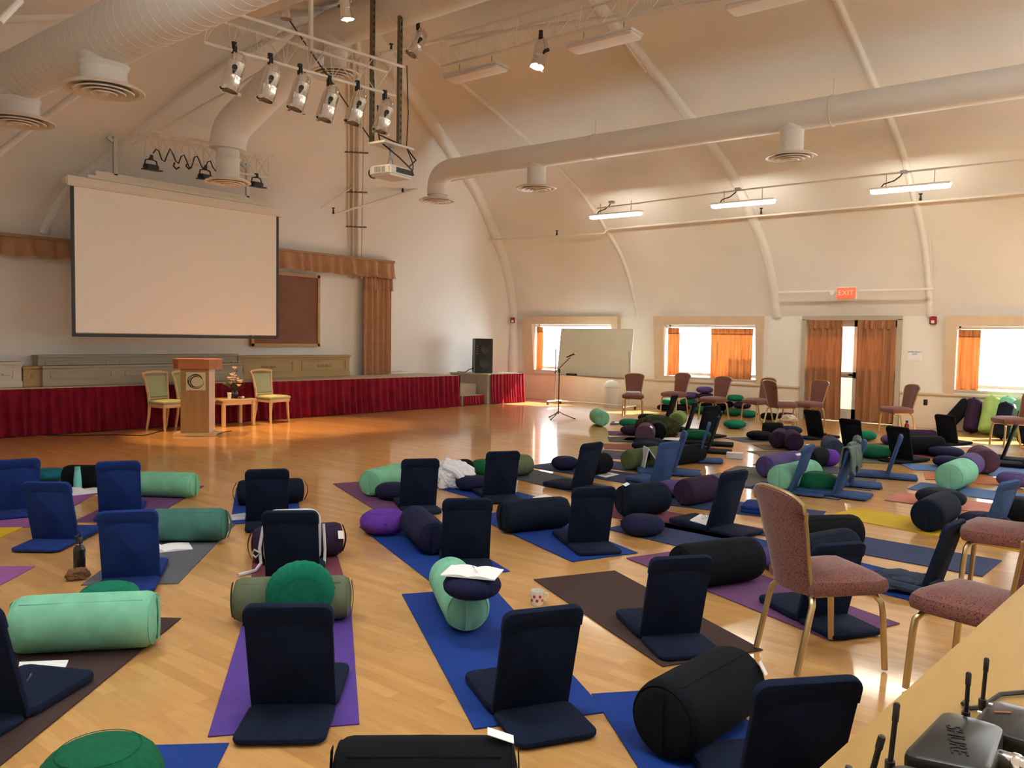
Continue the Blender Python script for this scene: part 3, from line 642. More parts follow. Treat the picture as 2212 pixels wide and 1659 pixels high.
# ================================================================== FLUORESCENT LAMPS
LENS = mat('lit_lamp_lens', (0.9, 0.9, 0.85), 0.5, emit=((1.0, 0.95, 0.80), 25.0)); LENSADD = mat('added_lamp_lens', (0.9, 0.9, 0.85), 0.5, emit=((0.95, 1.0, 1.0), 47.0)); LENSOFF = mat('unlit_lamp_lens', (0.78, 0.66, 0.56), 0.5)  # the second, stronger lens is only for the added lamps out of view
def lamp(label, x, y0, y1, z, lit, lens=None):
    t = thing('strip_lamp', label, 'lamp', (x, (y0+y1)/2, z), 0, 'lit strip lamps over the window side' if lit else 'unlit strip lamps under the ridge truss'); L = abs(y1-y0); w = 0.15 if lit else 0.34
    bm = bm_new(); box(bm, (0, 0, 0.05), (w*(1.3 if lit else 1.0), L*1.01, 0.035), bev=0.012); obj('housing', bm, WHITEP, t)
    bm = bm_new(); out = rrect(w*0.92, L*0.985, 0.04); slab(bm, [(a, b-L*0.985/2) for a, b in out], 0.05, 0.018, T(0, 0, -0.018)); obj('lens', bm, lens or (LENS if lit else LENSOFF), t)
    for s in (-0.3, 0.3):
        bm = bm_new(); cyl(bm, (0, s*L, 0.08), (0, s*L, 0.30 if lit else 0.22), 0.005, seg=5); obj('hanger_wire', bm, STEEL, t)
    if lit:
        bm = bm_new(); tube(bm, [(0, L*0.36, 0.08), (0, L*0.33, 0.13), (0, L*0.2, 0.17), (0, L*0.12, 0.24), (0, L*0.1, 0.28)], 0.011, 6); obj('flex_cable', bm, BLACK, t)
        bm = bm_new(); box(bm, (0, L*0.08, 0.30), (0.09, 0.1, 0.05)); obj('junction_box', bm, GREYMETAL, t)
for lb, y0, y1 in (('glowing strip lamp on the window side, the one nearest the stage', 8.52, 9.77), ('glowing strip lamp on the window side, middle of the lit row of three', 5.71, 6.97), ('glowing strip lamp on the window side, right of the lit row', 2.79, 4.04)):
    lamp(lb, 15.0, y0, y1, 4.27, True)
for k in range(4): lamp('added unseen strip lamp over the far left side', 2.3, 1.0+2.9*k-4.8, 2.25+2.9*k-4.8, 4.27, True, LENSADD)  # added out of view to brighten the foreground from above
for k in range(2): lamp('added unseen strip lamp on the window side, behind the camera', 15.0, -0.3-2.2*k, -1.55-2.2*k, 4.27, True, LENSADD)  # extra fill lamps, unseen, added for the hall light
for k in range(3): lamp('added unseen strip lamp over the middle, behind the camera', 9.0, -0.4-1.5*k, -1.5-1.5*k, 4.9, True, LENSADD)  # invented lamps out of frame that lift the overall light
lamp('unlit strip lamp below the ridge truss, nearest the hanging projector', 9.8, 9.13, 8.03, 5.76, False)
lamp('unlit strip lamp below the ridge truss, beside the lit spotlight', 9.8, 6.78, 5.70, 5.76, False)
lamp('unlit strip lamp below the ridge truss, cut off by the top edge', 9.8, 4.40, 3.30, 5.76, False)
p = aty(575, 12, 8.6); lamp('pinkish unlit strip lamp in the upper left beside the large duct', p.x, p.y+0.62, p.y-0.62, p.z, False)
# ================================================================== TRUSSES
def truss(label, p0, p1, w, h, n=12, r=0.02, group='lighting trusses'):
    t = thing('lighting_truss', label, 'truss', (0, 0, 0), 0, group); p0, p1 = Vector(p0), Vector(p1); d = (p1-p0).normalized(); s = Vector((-d.y, d.x, 0)).normalized()*w/2; u = Vector((0, 0, h))
    lines = [(p0, p1), (p0+u+s, p1+u+s), (p0+u-s, p1+u-s)]
    for a, b in lines:
        bm = bm_new(); cyl(bm, a, b, r, seg=8); obj('chord', bm, PIPE, t)
    bm = bm_new()
    for (a, b), (c, e) in ((lines[0], lines[1]), (lines[0], lines[2])):
        q = []
        for k in range(n+1): q.append((a.lerp(b, k/n)) if k % 2 == 0 else c.lerp(e, k/n))
        tube(bm, q, r*0.35, 5)
    obj('lattice', bm, PIPE, t); return t
TY, TZ = 8.2, 4.78
truss('short lighting truss carrying six polished spotlights', (4.95, TY+0.02, TZ), (7.65, TY-0.1, TZ+0.06), 0.34, 0.34, 16)
truss('long lighting truss below the ridge above the unlit strip lamps', (9.8, 9.3, 6.02), (9.8, 1.0, 6.02), 0.36, 0.36, 44)
s0, s1 = aty(312, 335, 12.8), aty(580, 385, 12.8)
truss('rear lighting truss with four black floodlights above the screen', (s0.x, 12.8, s0.z), (s1.x, 12.8, s1.z), 0.36, 0.36, 18)
for k, (px, py, top) in enumerate(((615, 60, 300), (618, 250, 20))): pass
t = thing('truss_hanger', 'grey strut hanging the six spotlight truss from the vault', 'strut', (0, 0, 0)); bm = bm_new(); cyl(bm, (6.35, TY, TZ+0.3), (6.35, TY, 6.3), 0.03, seg=8); obj('tube', bm, PIPE, t)
t = thing('cable_loops', 'black cables looped along the rear floodlight truss', 'cable', (0, 0, 0)); bm = bm_new(); rr = random.Random(4)
tube(bm, [Vector((s0.x+0.1+(s1.x-s0.x)*0.62*k/30, 12.72, s0.z+0.05-0.2*k/30*0.3+0.09*math.sin(k*1.3)+rr.uniform(-0.03, 0.04))) for k in range(31)], 0.011, 5); obj('cable', bm, BLACK, t)
# ================================================================== SPOTLIGHTS
BEAM = mat('lit_spot_lens', (1, 0.9, 0.7), 0.4, emit=((1.0, 0.8, 0.5), 22.0)); LENSG = mat('spot_lens_glass', (0.55, 0.5, 0.45), 0.1, metal=0.4)
def par(label, loc, aim, lit=False, s=1.0, hang=0.0):
    """can hung from a clamp at loc, its lens turned to aim"""
    t = thing('spotlight', label, 'spotlight', loc, 0, 'polished can spotlights')
    d = (Vector(aim)-Vector(loc)).normalized(); x = Vector((1, 0, 0)); 
    x = (Vector((0, 0, 1)).cross(d)).normalized(); y = d.cross(x); c = Vector((0, 0, -0.20*s))
    M = Matrix(((x.x, y.x, d.x, c.x), (x.y, y.y, d.y, c.y), (x.z, y.z, d.z, c.z), (0, 0, 0, 1)))
    k = s
    bm = bm_new(); lathe(bm, [(0.085*k, -0.10*k), (0.096*k, -0.09*k), (0.096*k, 0.05*k), (0.099*k, 0.06*k), (0.096*k, 0.07*k), (0.100*k, 0.20*k), (0.106*k, 0.215*k), (0.094*k, 0.215*k), (0.09*k, 0.06*k)], 24, M); obj('can_body', bm, CHROME, t)
    bm = bm_new(); lathe(bm, [(0, -0.20*k), (0.035*k, -0.20*k), (0.06*k, -0.185*k), (0.078*k, -0.15*k), (0.084*k, -0.10*k)], 24, M); obj('rear_dome', bm, CHROME, t)
    bm = bm_new(); lathe(bm, [(0.0, 0.15*k), (0.05*k, 0.158*k), (0.092*k, 0.15*k)], 20, M); obj('lens', bm, BEAM if lit else LENSG, t)
    for a in range(3):
        bm = bm_new(); an = a*2*PI/3+0.5; q = M @ Vector((0.108*k*math.cos(an), 0.108*k*math.sin(an), 0.215*k)); box(bm, q, (0.035*k, 0.035*k, 0.03*k)); obj('lens_clip', bm, CHROME, t)
    bm = bm_new(); sx = x*0.115*k; tube(bm, [c+sx, c+sx+Vector((0, 0, 0.12*k)), Vector((0, 0, -0.03*k))+sx*0.7, Vector((0, 0, -0.02*k))-sx*0.7, c-sx+Vector((0, 0, 0.12*k)), c-sx], 0.009*k, 6); obj('yoke', bm, CHROME, t)
    bm = bm_new(); cyl(bm, c+sx*0.9, c+sx*1.35, 0.028*k, seg=8); obj('tilt_knob', bm, BLACK, t)
    bm = bm_new(); box(bm, (0, 0, 0.02*k), (0.05*k, 0.05*k, 0.09*k), bev=0.008); lathe(bm, [(0, 0), (0.03*k, 0.01), (0.03*k, 0.04*k), (0, 0.05*k)], 8, T(0, 0, 0.06*k)); obj('hook_clamp', bm, BLACK, t)
    bm = bm_new(); e = M @ Vector((0, 0, -0.19*k)); tube(bm, [e, e+Vector((0.03, 0.03, 0.05)), Vector((0.05, 0.03, -0.05)), Vector((0.07, 0, 0.03))], 0.006, 5); obj('power_cable', bm, BLACK, t)
    return t
orders = ['leftmost', 'second', 'third', 'fourth', 'fifth', 'rightmost']
aims = [(5.2, 12.5, 0.3), (6.2, 12.8, 0.5), (7.0, 13.0, 0.5), (8.4, 13.0, 0.4), (9.2, 13.2, 0.4), (10.2, 12.0, 0.0)]
for k, (px, py) in enumerate(((506, 112), (584, 136), (648, 158), (711, 183), (772, 193), (831, 213))):
    y = TY-0.02*k; p = aty(px, py, y); lb = orders[k]+' of the six polished can spotlights on the short truss' if k in (0, 5) else orders[k]+' polished can spotlight from the left on the short truss'
    par(lb, p, (p.x-0.5, p.y+0.3, p.z-2.0), s=1.05); spot('added_truss_beam', p+Vector((-0.2, 0.12, -0.55)), (5.0+1.5*k, 11.2, 0), 110, 26, (1.0, 0.50, 0.17), 0.8)  # low beam added to warm the stage floor; the can lens stays unlit
p = atx(903, 62, 8.9); par('polished can spotlight hanging beside the right projector pole', p, p+Vector((-0.9, 0.5, -1.9)), s=1.0)
p = atx(1168, 82, 9.8); par('lit can spotlight hanging under the long ridge truss', p, p+Vector((-0.55, 0.1, -2.0)), True, s=1.05); spot('ridge_beam', p+Vector((-0.08, 0, -0.5)), p+Vector((-0.7, 0.1, -2)), 100, 60, (1, 0.72, 0.4), 0.9)
p = aty(748, -22, 8.6); par('lit can spotlight cut off at the top edge above the ridge duct', p, p+Vector((0.25, 0.0, -2.0)), True, s=0.9); spot('top_beam', p+Vector((0.05, 0, -0.5)), p+Vector((0.3, 0, -2)), 80, 60, (1, 0.72, 0.4), 0.9)
t = thing('ceiling_clamp', 'polished clamp under the vault where the long stay cable starts', 'clamp', aty(618, 30, 8.3)); bm = bm_new(); lathe(bm, [(0.07, -0.06), (0.06, 0), (0.05, 0.05), (0.02, 0.06), (0, 0.06)], 12); obj('cup', bm, CHROME, t)
t = thing('stay_cable', 'black stay cable slanting from the vault down to the projector', 'cable', (0, 0, 0)); bm = bm_new(); cyl(bm, aty(618, 33, 8.3), atd(800, 300, 11.6), 0.011, seg=6); obj('wire', bm, BLACK, t)
def flood(label, px, py, dx, e):
    p = aty(px, py, 12.8); t = thing('floodlight', label, 'floodlight', p, 0, 'black floodlights on the rear truss')
    bm = bm_new(); box(bm, (0, 0, -0.13), (0.20, 0.16, 0.08), R(0.12, 'X'), 0.015); obj('housing', bm, BLACK, t)
    bm = bm_new(); box(bm, (0, -0.03, -0.18), (0.26, 0.20, 0.02), R(0.12, 'X')); obj('barn_door', bm, BLACK, t)
    bm = bm_new(); tube(bm, [(-0.11, 0, -0.13), (-0.09, 0, -0.03), (0, 0, 0), (0.09, 0, -0.03), (0.11, 0, -0.13)], 0.012, 6); obj('yoke', bm, BLACK, t)
    bm = bm_new(); box(bm, (0, 0, 0.02), (0.05, 0.05, 0.08)); obj('hook_clamp', bm, BLACK, t)
    spot('stage_beam', p+Vector((0, -0.02, -0.24)), (p.x+dx, 12.0, 0.0), e, 40, (1.0, 0.58, 0.24), 0.45); return p
flood('black floodlight at the left end of the rear truss', 326, 343, 0.6, 330); flood('black floodlight just left of the duct over the screen', 443, 365, 0.9, 330); flood('black floodlight at right end of the rear truss by the blue glow', 554, 382, 1.0, 330)
for lb, px in (('small black clamp hanging under the middle of the rear truss, the left one', 381), ('small black clamp hanging under the middle of the rear truss, the right one', 408)):
    t = thing('cable_clamp', lb, 'clamp', aty(px, 352, 12.8)); bm = bm_new(); tube(bm, [(-0.03, 0, 0), (-0.05, 0, -0.06), (0, 0, -0.10), (0.05, 0, -0.06)], 0.014, 6); obj('hook', bm, BLACK, t)
# ================================================================== PROJECTOR
pc = atd(845, 374, 11.8)
t = thing('projector', 'white video projector hanging on two steel poles', 'projector', pc, math.radians(4))
bm = bm_new(); box(bm, (0, 0, 0), (0.50, 0.42, 0.15), bev=0.03); obj('body', bm, WHITEP, t)
bm = bm_new(); lathe(bm, [(0.07, 0), (0.08, 0.02), (0.07, 0.06), (0.06, 0.06), (0.0, 0.03)], 20, T(-0.12, 0.21, 0.0) @ R(-PI/2, 'X')); obj('lens', bm, BLACK, t)
bm = bm_new(); box(bm, (0.05, -0.213, 0.01), (0.34, 0.01, 0.07)); obj('connector_panel', bm, mat('dark_panel', (0.05, 0.05, 0.05), 0.5), t)
bm = bm_new()
for k in range(7): box(bm, (-0.252, -0.10+0.03*k, 0.01), (0.008, 0.015, 0.08))
obj('vent_slots', bm, GREYMETAL, t)
for s in (-1, 1):
    bm = bm_new(); tube(bm, [(s*0.07, 0.02, 0.07), (s*0.02, 0, 0.25)], 0.014, 6); obj('mount_arm', bm, GREYMETAL, t)
bm = bm_new(); cyl(bm, (0, 0, 0.20), (0, 0, 0.36), 0.03, seg=10); obj('ceiling_post', bm, GREYMETAL, t)
bm = bm_new(); box(bm, (0, 0, 0.38), (0.62, 0.32, 0.03)); obj('mounting_plate', bm, WHITEP, t)
def pole(label, px0, px1, ztop):
    p = atd(px0, 310, 11.8); t = thing('strut_pole', label, 'pole', p, 0, 'projector poles'); h = ztop-p.z
    bm = bm_new(); box(bm, (0, 0, h/2), (0.055, 0.055, h)); obj('channel', bm, STEEL, t, False)
    bm = bm_new()
    for k in range(int(h/0.1)): box(bm, (0, -0.029, 0.08+0.1*k), (0.022, 0.004, 0.05))
    obj('slots', bm, BLACK, t, False)
pole('dark slotted steel pole left of the ridge duct holding the projector', 803, 812, 6.75); pole('dark slotted steel pole right of the ridge duct holding the projector', 862, 866, 6.6)
t = thing('projector_cables', 'tangle of black cables around the hanging projector', 'cable', pc); bm = bm_new()
tube(bm, [(-0.3, 0, 0.7), (-0.24, -0.02, 0.4), (-0.1, -0.26, 0.18), (0.15, -0.27, 0.04), (0.22, -0.23, -0.02)], 0.012, 6); obj('video_cable', bm, BLACK, t)
bm = bm_new(); tube(bm, [(-0.27, 0, 0.9), (-0.25, 0.0, 0.5), (0.0, -0.1, 0.42), (0.18, -0.1, 0.40), (0.26, -0.24, 0.2), (0.12, -0.24, 0.08)], 0.012, 6); obj('power_cable', bm, BLACK, t)
bm = bm_new(); tube(bm, [(0.29, 0, 1.6), (0.31, -0.02, 0.9), (0.3, 0, 0.42), (0.24, -0.2, 0.15), (0.2, -0.24, 0.05)], 0.008, 6); obj('network_cable', bm, BLACK, t)
spot('projector_spill', pc+Vector((-0.12, 0.32, 0.0)), (10.8, 14.4, 4.0), 40, 22, (0.62, 0.80, 1.0), 1.0)
# ================================================================== WALL FITTINGS
def alarm(label, loc, rz):
    t = thing('fire_alarm', label, 'alarm', loc, rz, 'red fire alarms'); RED = mat('alarm_red', (0.32, 0.012, 0.015), 0.4)
    bm = bm_new(); box(bm, (0, 0, 0), (0.13, 0.06, 0.16), bev=0.012); obj('body', bm, RED, t)
    bm = bm_new(); box(bm, (0, -0.034, -0.03), (0.06, 0.012, 0.06), bev=0.004); obj('strobe', bm, WHITEP, t)
alarm('red fire alarm on the thick rib beside the loudspeaker', (17.74, 14.03, 2.15), math.radians(-55)); alarm('red fire alarm between the exit door and the right window', (XW-0.03, 3.55, 2.16), -PI/2)
t = thing('exit_sign', 'glowing red exit sign above the curtained glazed door', 'sign', (17.42, 5.08, 2.70), -PI/2)
bm = bm_new(); box(bm, (0, 0, 0), (0.36, 0.05, 0.22), bev=0.008); obj('case', bm, mat('exit_glow', (0.8, 0.12, 0.06), 0.5, emit=((1.0, 0.07, 0.03), 0.55)), t)
textobj('lettering', 'EXIT', 0.15, mat('exit_letters', (1, 0.4, 0.25), 0.5, emit=((1, 0.16, 0.10), 0.6)), T(0, -0.028, 0) @ R(PI/2, 'X'), t)
bm = bm_new(); box(bm, (0, 0.03, 0), (0.40, 0.03, 0.25), bev=0.006); obj('mounting_frame', bm, WHITEP, t)
bm = bm_new(); cyl(bm, (-0.3, 0.06, 0.02), (-0.3, 0.12, 0.02), 0.05, seg=12); obj('lamp_head', bm, WHITEP, t)
t = thing('raceway', 'white wiring raceway running level across the wall behind the exit sign', 'conduit', (0, 0, 0)); bm = bm_new(); box(bm, (17.50, 5.0, 2.755), (0.03, 3.05, 0.035)); obj('channel', bm, PIPE, t); bm = bm_new(); cyl(bm, (17.5, 3.5, 2.76), (16.95, 3.5, 3.95), 0.012, seg=6); obj('riser', bm, PIPE, t)
t = thing('paper_sign', 'small white paper notice on the wall right of the exit door', 'notice', (XW-0.008, 3.86, 1.46), -PI/2); bm = bm_new(); box(bm, (0, 0, 0), (0.28, 0.004, 0.22)); obj('sheet', bm, PAPER, t, False)
textobj('lettering', 'EMERGENCY\nEXIT', 0.045, BLACK, T(0, -0.004, 0.04) @ R(PI/2, 'X'), t, 0.0006)
for lb, y, z, m in (('black wall socket under the notice right of the exit door', 3.62, 0.52, BLACK), ('white wall socket under the whiteboard', 10.95, 0.45, WHITEP)):
    t = thing('wall_socket', lb, 'socket', (XW-0.03, y, z), -PI/2); bm = bm_new(); box(bm, (0, 0, 0), (0.075, 0.02, 0.115), bev=0.006); obj('plate', bm, m, t)
    bm = bm_new(); box(bm, (0, -0.012, 0), (0.04, 0.01, 0.075), bev=0.004); obj('insert', bm, m, t)
# ================================================================== BANQUET CHAIRS
def make_banquet():
    """seat faces +y; origin on the floor at the middle of the legs"""
    t = thing('banquet_chair', 'x', 'chair', (0, 0, 0), 0, 'rust banquet chairs')
    bm = bm_new(); out = [(0.20, -0.20), (0.225, -0.05), (0.24, 0.14), (0.215, 0.225), (0.10, 0.25), (-0.10, 0.25), (-0.215, 0.225), (-0.24, 0.14), (-0.225, -0.05), (-0.20, -0.20)]
    slab(bm, out, 0.085, 0.03, T(0, 0, 0.40), 0.03); obj('seat', bm, CHAIRFAB, t)
    # curved tapering back, slightly reclined
    def P(u, v, side):
        w = 0.165+0.045*math.sin(min(1, v*1.05)*PI/2)**2 + (0.012 if v > 0.8 else 0)
        top = 0.055*(u*u) if v > 0.97 else 0
        z = 0.40+0.52*v-(0.045*abs(u)**3 if v > 0.9 else 0)
        return Vector((u*w, -0.215-0.11*v-0.035*(u*u)*-1+side, z))
    nu, nv = 10, 12
    bm = bm_new(); fr = [[bm.verts.new(P(-1+2*i/nu, j/nv, 0.028*(1-abs(-1+2*i/nu)**6))) for i in range(nu+1)] for j in range(nv+1)]
    bk = [[bm.verts.new(P(-1+2*i/nu, j/nv, -0.022*(1-abs(-1+2*i/nu)**6))) for i in range(nu+1)] for j in range(nv+1)]
    for A in (fr, bk):
        for j in range(nv):
            for i in range(nu): bm.faces.new((A[j][i], A[j][i+1], A[j+1][i+1], A[j+1][i]))
    for j in (0, nv):
        for i in range(nu): bm.faces.new((fr[j][i], fr[j][i+1], bk[j][i+1], bk[j][i]))
    bmesh.ops.remove_doubles(bm, verts=bm.verts[:], dist=0.0008)
    obj('backrest', bm, CHAIRFAB, t)
    bm = bm_new(); rim = [P(-1, j/nv, 0) for j in range(0, nv+1)]+[P(-1+2*i/nu, 1, 0)+Vector((0, 0, 0.006)) for i in range(1, nu)]+[P(1, j/nv, 0) for j in range(nv, -1, -1)]
    tube(bm, rim, 0.0105, 7); obj('back_rim', bm, GOLD, t)
    bm = bm_new(); tube(bm, [P(-0.32+0.64*k/8, 1, 0)+Vector((0, 0.0, 0.004-0.045*math.sin(PI*k/8))) for k in range(9)], 0.008, 6); obj('grip', bm, GOLD, t)
    q = 0.0165
    for sx in (-1, 1):
        bm = bm_new(); tube(bm, [(sx*0.13, 0.16, 0.39), (sx*0.175, 0.18, 0.385), (sx*0.205, 0.195, 0.355), (sx*0.212, 0.20, 0.30), (sx*0.218, 0.22, 0.012)], q, 8); obj('front_leg', bm, GOLD, t)
        bm = bm_new(); tube(bm, [(sx*0.12, -0.16, 0.39), (sx*0.155, -0.175, 0.385), (sx*0.18, -0.19, 0.355), (sx*0.183, -0.205, 0.30), (sx*0.188, -0.27, 0.012)], q, 8); obj('rear_leg', bm, GOLD, t)
    bm = bm_new(); tube(bm, [(-0.13, 0.16, 0.39), (0.13, 0.16, 0.39), (0.12, -0.16, 0.39), (-0.12, -0.16, 0.39)], q, 8, closed=True); obj('seat_frame', bm, GOLD, t)
    bm = bm_new()
    for sx in (-1, 1):
        pass
    bm.free()
    return t
BC0 = make_banquet(); _bcu = [False]
def bchair(label, loc, ang, group='rust banquet chairs'):
    """ang: world direction the seat faces"""
    o = BC0 if not _bcu[0] else dup(BC0)
    _bcu[0] = True; o.location = (loc[0], loc[1], 0); o.rotation_euler = (0, 0, ang-PI/2); tag(o, label, 'chair', group); return o
def bchair_px(label, px, py, img_ang, **k):
    p = atz(px, py); return bchair(label, p, math.radians(img_ang)+rightang(px), **k)
rm = (atz(1640, 1403)+atz(1732, 1462))/2; fm = (atz(1915, 1450)+atz(1808, 1383))/2
CH1 = bchair('rust banquet chair nearest the camera, seen from behind, gold legs fully in view', (rm+fm)/2, math.atan2((fm-rm).y, (fm-rm).x))
a2 = math.radians(152)+rightang(2050); fd = Vector((math.cos(a2), math.sin(a2), 0)); lf = Vector((-fd.y, fd.x, 0)); p = atz(1961, 1492)-fd*0.21-lf*0.215
bchair('rust banquet chair at the right edge, partly hidden by the wooden desk', p, a2)
a3 = math.radians(172)+rightang(2100); fd = Vector((math.cos(a3), math.sin(a3), 0)); lf = Vector((-fd.y, fd.x, 0)); p = atz(2078, 1300)-fd*0.20-lf*0.21
bchair('rust banquet chair just behind the one at the desk, its seat front showing', p, a3)
C4 = bchair_px('rust banquet chair facing the room with a book on its seat, beside the whiteboard', 1367, 899, 268)
bchair_px('rust banquet chair second from the whiteboard, in front of the cushion pile', 1456, 894, 232)
bchair_px('rust banquet chair third from the whiteboard, in front of the cushion pile', 1541, 909, 232)
bchair_px('rust banquet chair fourth from the whiteboard, partly behind another chair back', 1634, 913, 222)
C8 = bchair_px('rust banquet chair facing right with a paper on its seat', 1686, 923, 36)
bchair_px('rust banquet chair standing alone just left of the exit door curtains', 1746, 922, 228)
bchair_px('rust banquet chair right of the exit door, sunlight on its seat', 1936, 937, 214)
bchair_px('rust banquet chair at far right in front of the leaning bolsters', 2182, 966, 208)
# ================================================================== GREEN CHAIRS, TABLE, PODIUM
def make_green():
    t = thing('side_chair', 'x', 'chair', (0, 0, 0), 0, 'sage upholstered side chairs')
    for sx in (-1, 1):
        bm = bm_new(); tube(bm, [(sx*0.20, 0.20, 0.42), (sx*0.21, 0.205, 0.25), (sx*0.215, 0.225, 0.0)], [0.028, 0.024, 0.018], 8); obj('front_leg', bm, MAPLE, t)
        bm = bm_new(); tube(bm, [(sx*0.185, -0.20, 0.42), (sx*0.185, -0.22, 0.25), (sx*0.19, -0.27, 0.0)], [0.026, 0.024, 0.019], 8); obj('rear_leg', bm, MAPLE, t)
        bm = bm_new(); tube(bm, [(sx*0.185, -0.20, 0.40), (sx*0.19, -0.225, 0.62), (sx*0.215, -0.27, 0.86), (sx*0.25, -0.30, 0.965)], [0.024, 0.024, 0.024, 0.02], 8); obj('back_post', bm, MAPLE, t)
    bm = bm_new(); tube(bm, [(-0.25, -0.30, 0.955), (-0.12, -0.315, 0.975), (0, -0.32, 0.98), (0.12, -0.315, 0.975), (0.25, -0.30, 0.955)], 0.024, 8); obj('top_rail', bm, MAPLE, t)
    bm = bm_new(); tube(bm, [(-0.19, -0.222, 0.53), (0.19, -0.222, 0.53)], 0.022, 8); obj('lower_rail', bm, MAPLE, t)
    bm = bm_new(); out = [(-0.17, 0), (0.17, 0), (0.205, 0.37), (-0.205, 0.37)]; M = T(0, -0.225, 0.55) @ R(math.radians(103), 'X'); slab(bm, out, 0.05, 0.02, M @ T(0, 0, -0.035), 0.01); obj('back_cushion', bm, SEATG, t)
    bm = bm_new(); out = [(-0.21, -0.21), (0.21, -0.21), (0.25, 0.24), (-0.25, 0.24)]; slab(bm, out, 0.05, 0.02, T(0, 0, 0.45), 0.02); obj('seat', bm, SEATG, t)
    bm = bm_new(); slab(bm, [(x*0.95, y*0.95) for x, y in out], 0.06, 0.008, T(0, 0, 0.39)); obj('seat_rail', bm, MAPLE, t)
    return t
GC0 = make_green()
rmid = (atz(307.7, 921)+atz(355.7, 917))/2; fmid = (atz(324.8, 924.6)+atz(385.8, 920.6))/2
gp = (7.40, 13.42, 0); ga = math.atan2(-1, 0.16)
for k, (lb, x, y, an) in enumerate((('sage leather side chair with pale frame left of the podium', 7.22, 13.16, ga), ('sage leather side chair half hidden behind the podium', 7.74, 13.16, ga), ('sage leather side chair with pale frame right of the flower table', 9.22, 13.03, ga-0.05))):
    o = GC0 if k == 0 else dup(GC0); o.location = (x, y, 0); o.rotation_euler = (0, 0, an-PI/2); tag(o, lb, 'chair')
TB = (8.43, 13.10); t = thing('side_table', 'low pale wooden table with flowers between the podium and a sage chair', 'table', (TB[0], TB[1], 0), math.radians(-5))
bm = bm_new(); box(bm, (0, 0, 0.47), (0.66, 0.56, 0.035), bev=0.008); obj('tabletop', bm, MAPLE, t)
bm = bm_new()
for s in (-1, 1): box(bm, (0, s*0.24, 0.42), (0.54, 0.02, 0.07)); box(bm, (s*0.29, 0, 0.42), (0.02, 0.46, 0.07))
obj('apron', bm, MAPLE, t, False)
for sx in (-1, 1):
    for sy in (-1, 1):
        bm = bm_new(); box(bm, (sx*0.285, sy*0.235, 0.226), (0.06, 0.06, 0.452), bev=0.006); obj('leg', bm, MAPLE, t)
tz = 0.4885
t = thing('flower_arrangement', 'pink and cream flowers in dark vase on the low table', 'flowers', (TB[0]+0.02, TB[1]+0.0, tz)); t.scale = (1.25, 1.25, 1.15); rr = random.Random(5)
bm = bm_new(); lathe(bm, [(0, 0), (0.06, 0), (0.075, 0.04), (0.07, 0.10), (0.055, 0.13), (0.05, 0.13), (0.05, 0.1)], 18); obj('vase', bm, mat('dark_vase', (0.02, 0.012, 0.01), 0.2), t)
pal = [(0.85, 0.62, 0.50), (0.88, 0.74, 0.55), (0.80, 0.45, 0.40), (0.9, 0.85, 0.7)]
for k in range(15):
    a = rr.uniform(0, 2*PI); rad = rr.uniform(0.02, 0.17); z = 0.16+0.22*(1-rad/0.19)*rr.uniform(0.5, 1.1)+0.02
    if k == 0: a, rad, z = 0.3, 0.03, 0.46
    c = Vector((rad*math.cos(a), rad*math.sin(a), z)); s = rr.uniform(0.026, 0.045); bm = bm_new()
    for ring, (n, tilt, sc) in enumerate(((6, 0.9, 1.0), (5, 0.5, 0.75), (3, 0.2, 0.5))):
        for q in range(n):
            an = 2*PI*q/n+ring*0.4; M = Matrix.Translation(c) @ R(an, 'Z') @ R(tilt, 'Y') @ T(0, 0, s*0.5*sc) @ Matrix.Diagonal((s*0.22, s*0.6*sc, s*0.75*sc, 1))
            bmesh.ops.create_icosphere(bm, subdivisions=1, radius=1, matrix=M)
    o = obj('bloom', bm, mat('petal_%d' % (k % 4), pal[k % 4], 0.6), t)
bm = bm_new()
for k in range(34):
    a = rr.uniform(0, 2*PI); rad = rr.uniform(0.06, 0.21); z = rr.uniform(0.12, 0.30); b = Vector((0, 0, 0.12)); c = Vector((rad*math.cos(a), rad*math.sin(a), z)); d = (c-b).normalized(); x = d.cross(Vector((0, 0, 1))).normalized()*0.016
    m = b.lerp(c, 0.6); v = [bm.verts.new(p) for p in (b.lerp(c, 0.3), m+x, c, m-x)]; bm.faces.new(v)
obj('foliage', bm, mat('leaf_green', (0.06, 0.10, 0.03), 0.6), t, False)['kind'] = 'stuff'
bm = bm_new()
for k in range(10):
    a = rr.uniform(0, 2*PI); tube(bm, [(0, 0, 0.11), (0.05*math.cos(a), 0.05*math.sin(a), 0.22), (0.1*math.cos(a), 0.1*math.sin(a), 0.28)], 0.003, 4)
obj('stems', bm, mat('leaf_green', (0.06, 0.10, 0.03), 0.6), t)
t = thing('paper_cup', 'white paper cup on the low table left of the flowers', 'cup', (TB[0]-0.16, TB[1]-0.16, tz)); bm = bm_new(); lathe(bm, [(0, 0.004), (0.028, 0), (0.038, 0.11), (0.041, 0.112), (0.036, 0.108), (0.027, 0.01), (0, 0.01)], 16); obj('cup_body', bm, PAPER, t)
bm = bm_new(); lathe(bm, [(0.037, 0.108), (0.0405, 0.110), (0.0405, 0.114), (0.037, 0.114)], 16); obj('rolled_rim', bm, PAPER, t)
t = thing('tablet', 'small black tablet lying on the low table right of the flowers', 'tablet', (TB[0]+0.2, TB[1]-0.12, tz), 0.2); bm = bm_new(); box(bm, (0, 0, 0.008), (0.2, 0.14, 0.014), bev=0.004); obj('case', bm, BLACK, t)
bm = bm_new(); box(bm, (0, 0, 0.0165), (0.17, 0.11, 0.002)); obj('glass', bm, mat('dark_glass', (0.02, 0.02, 0.02), 0.1), t)
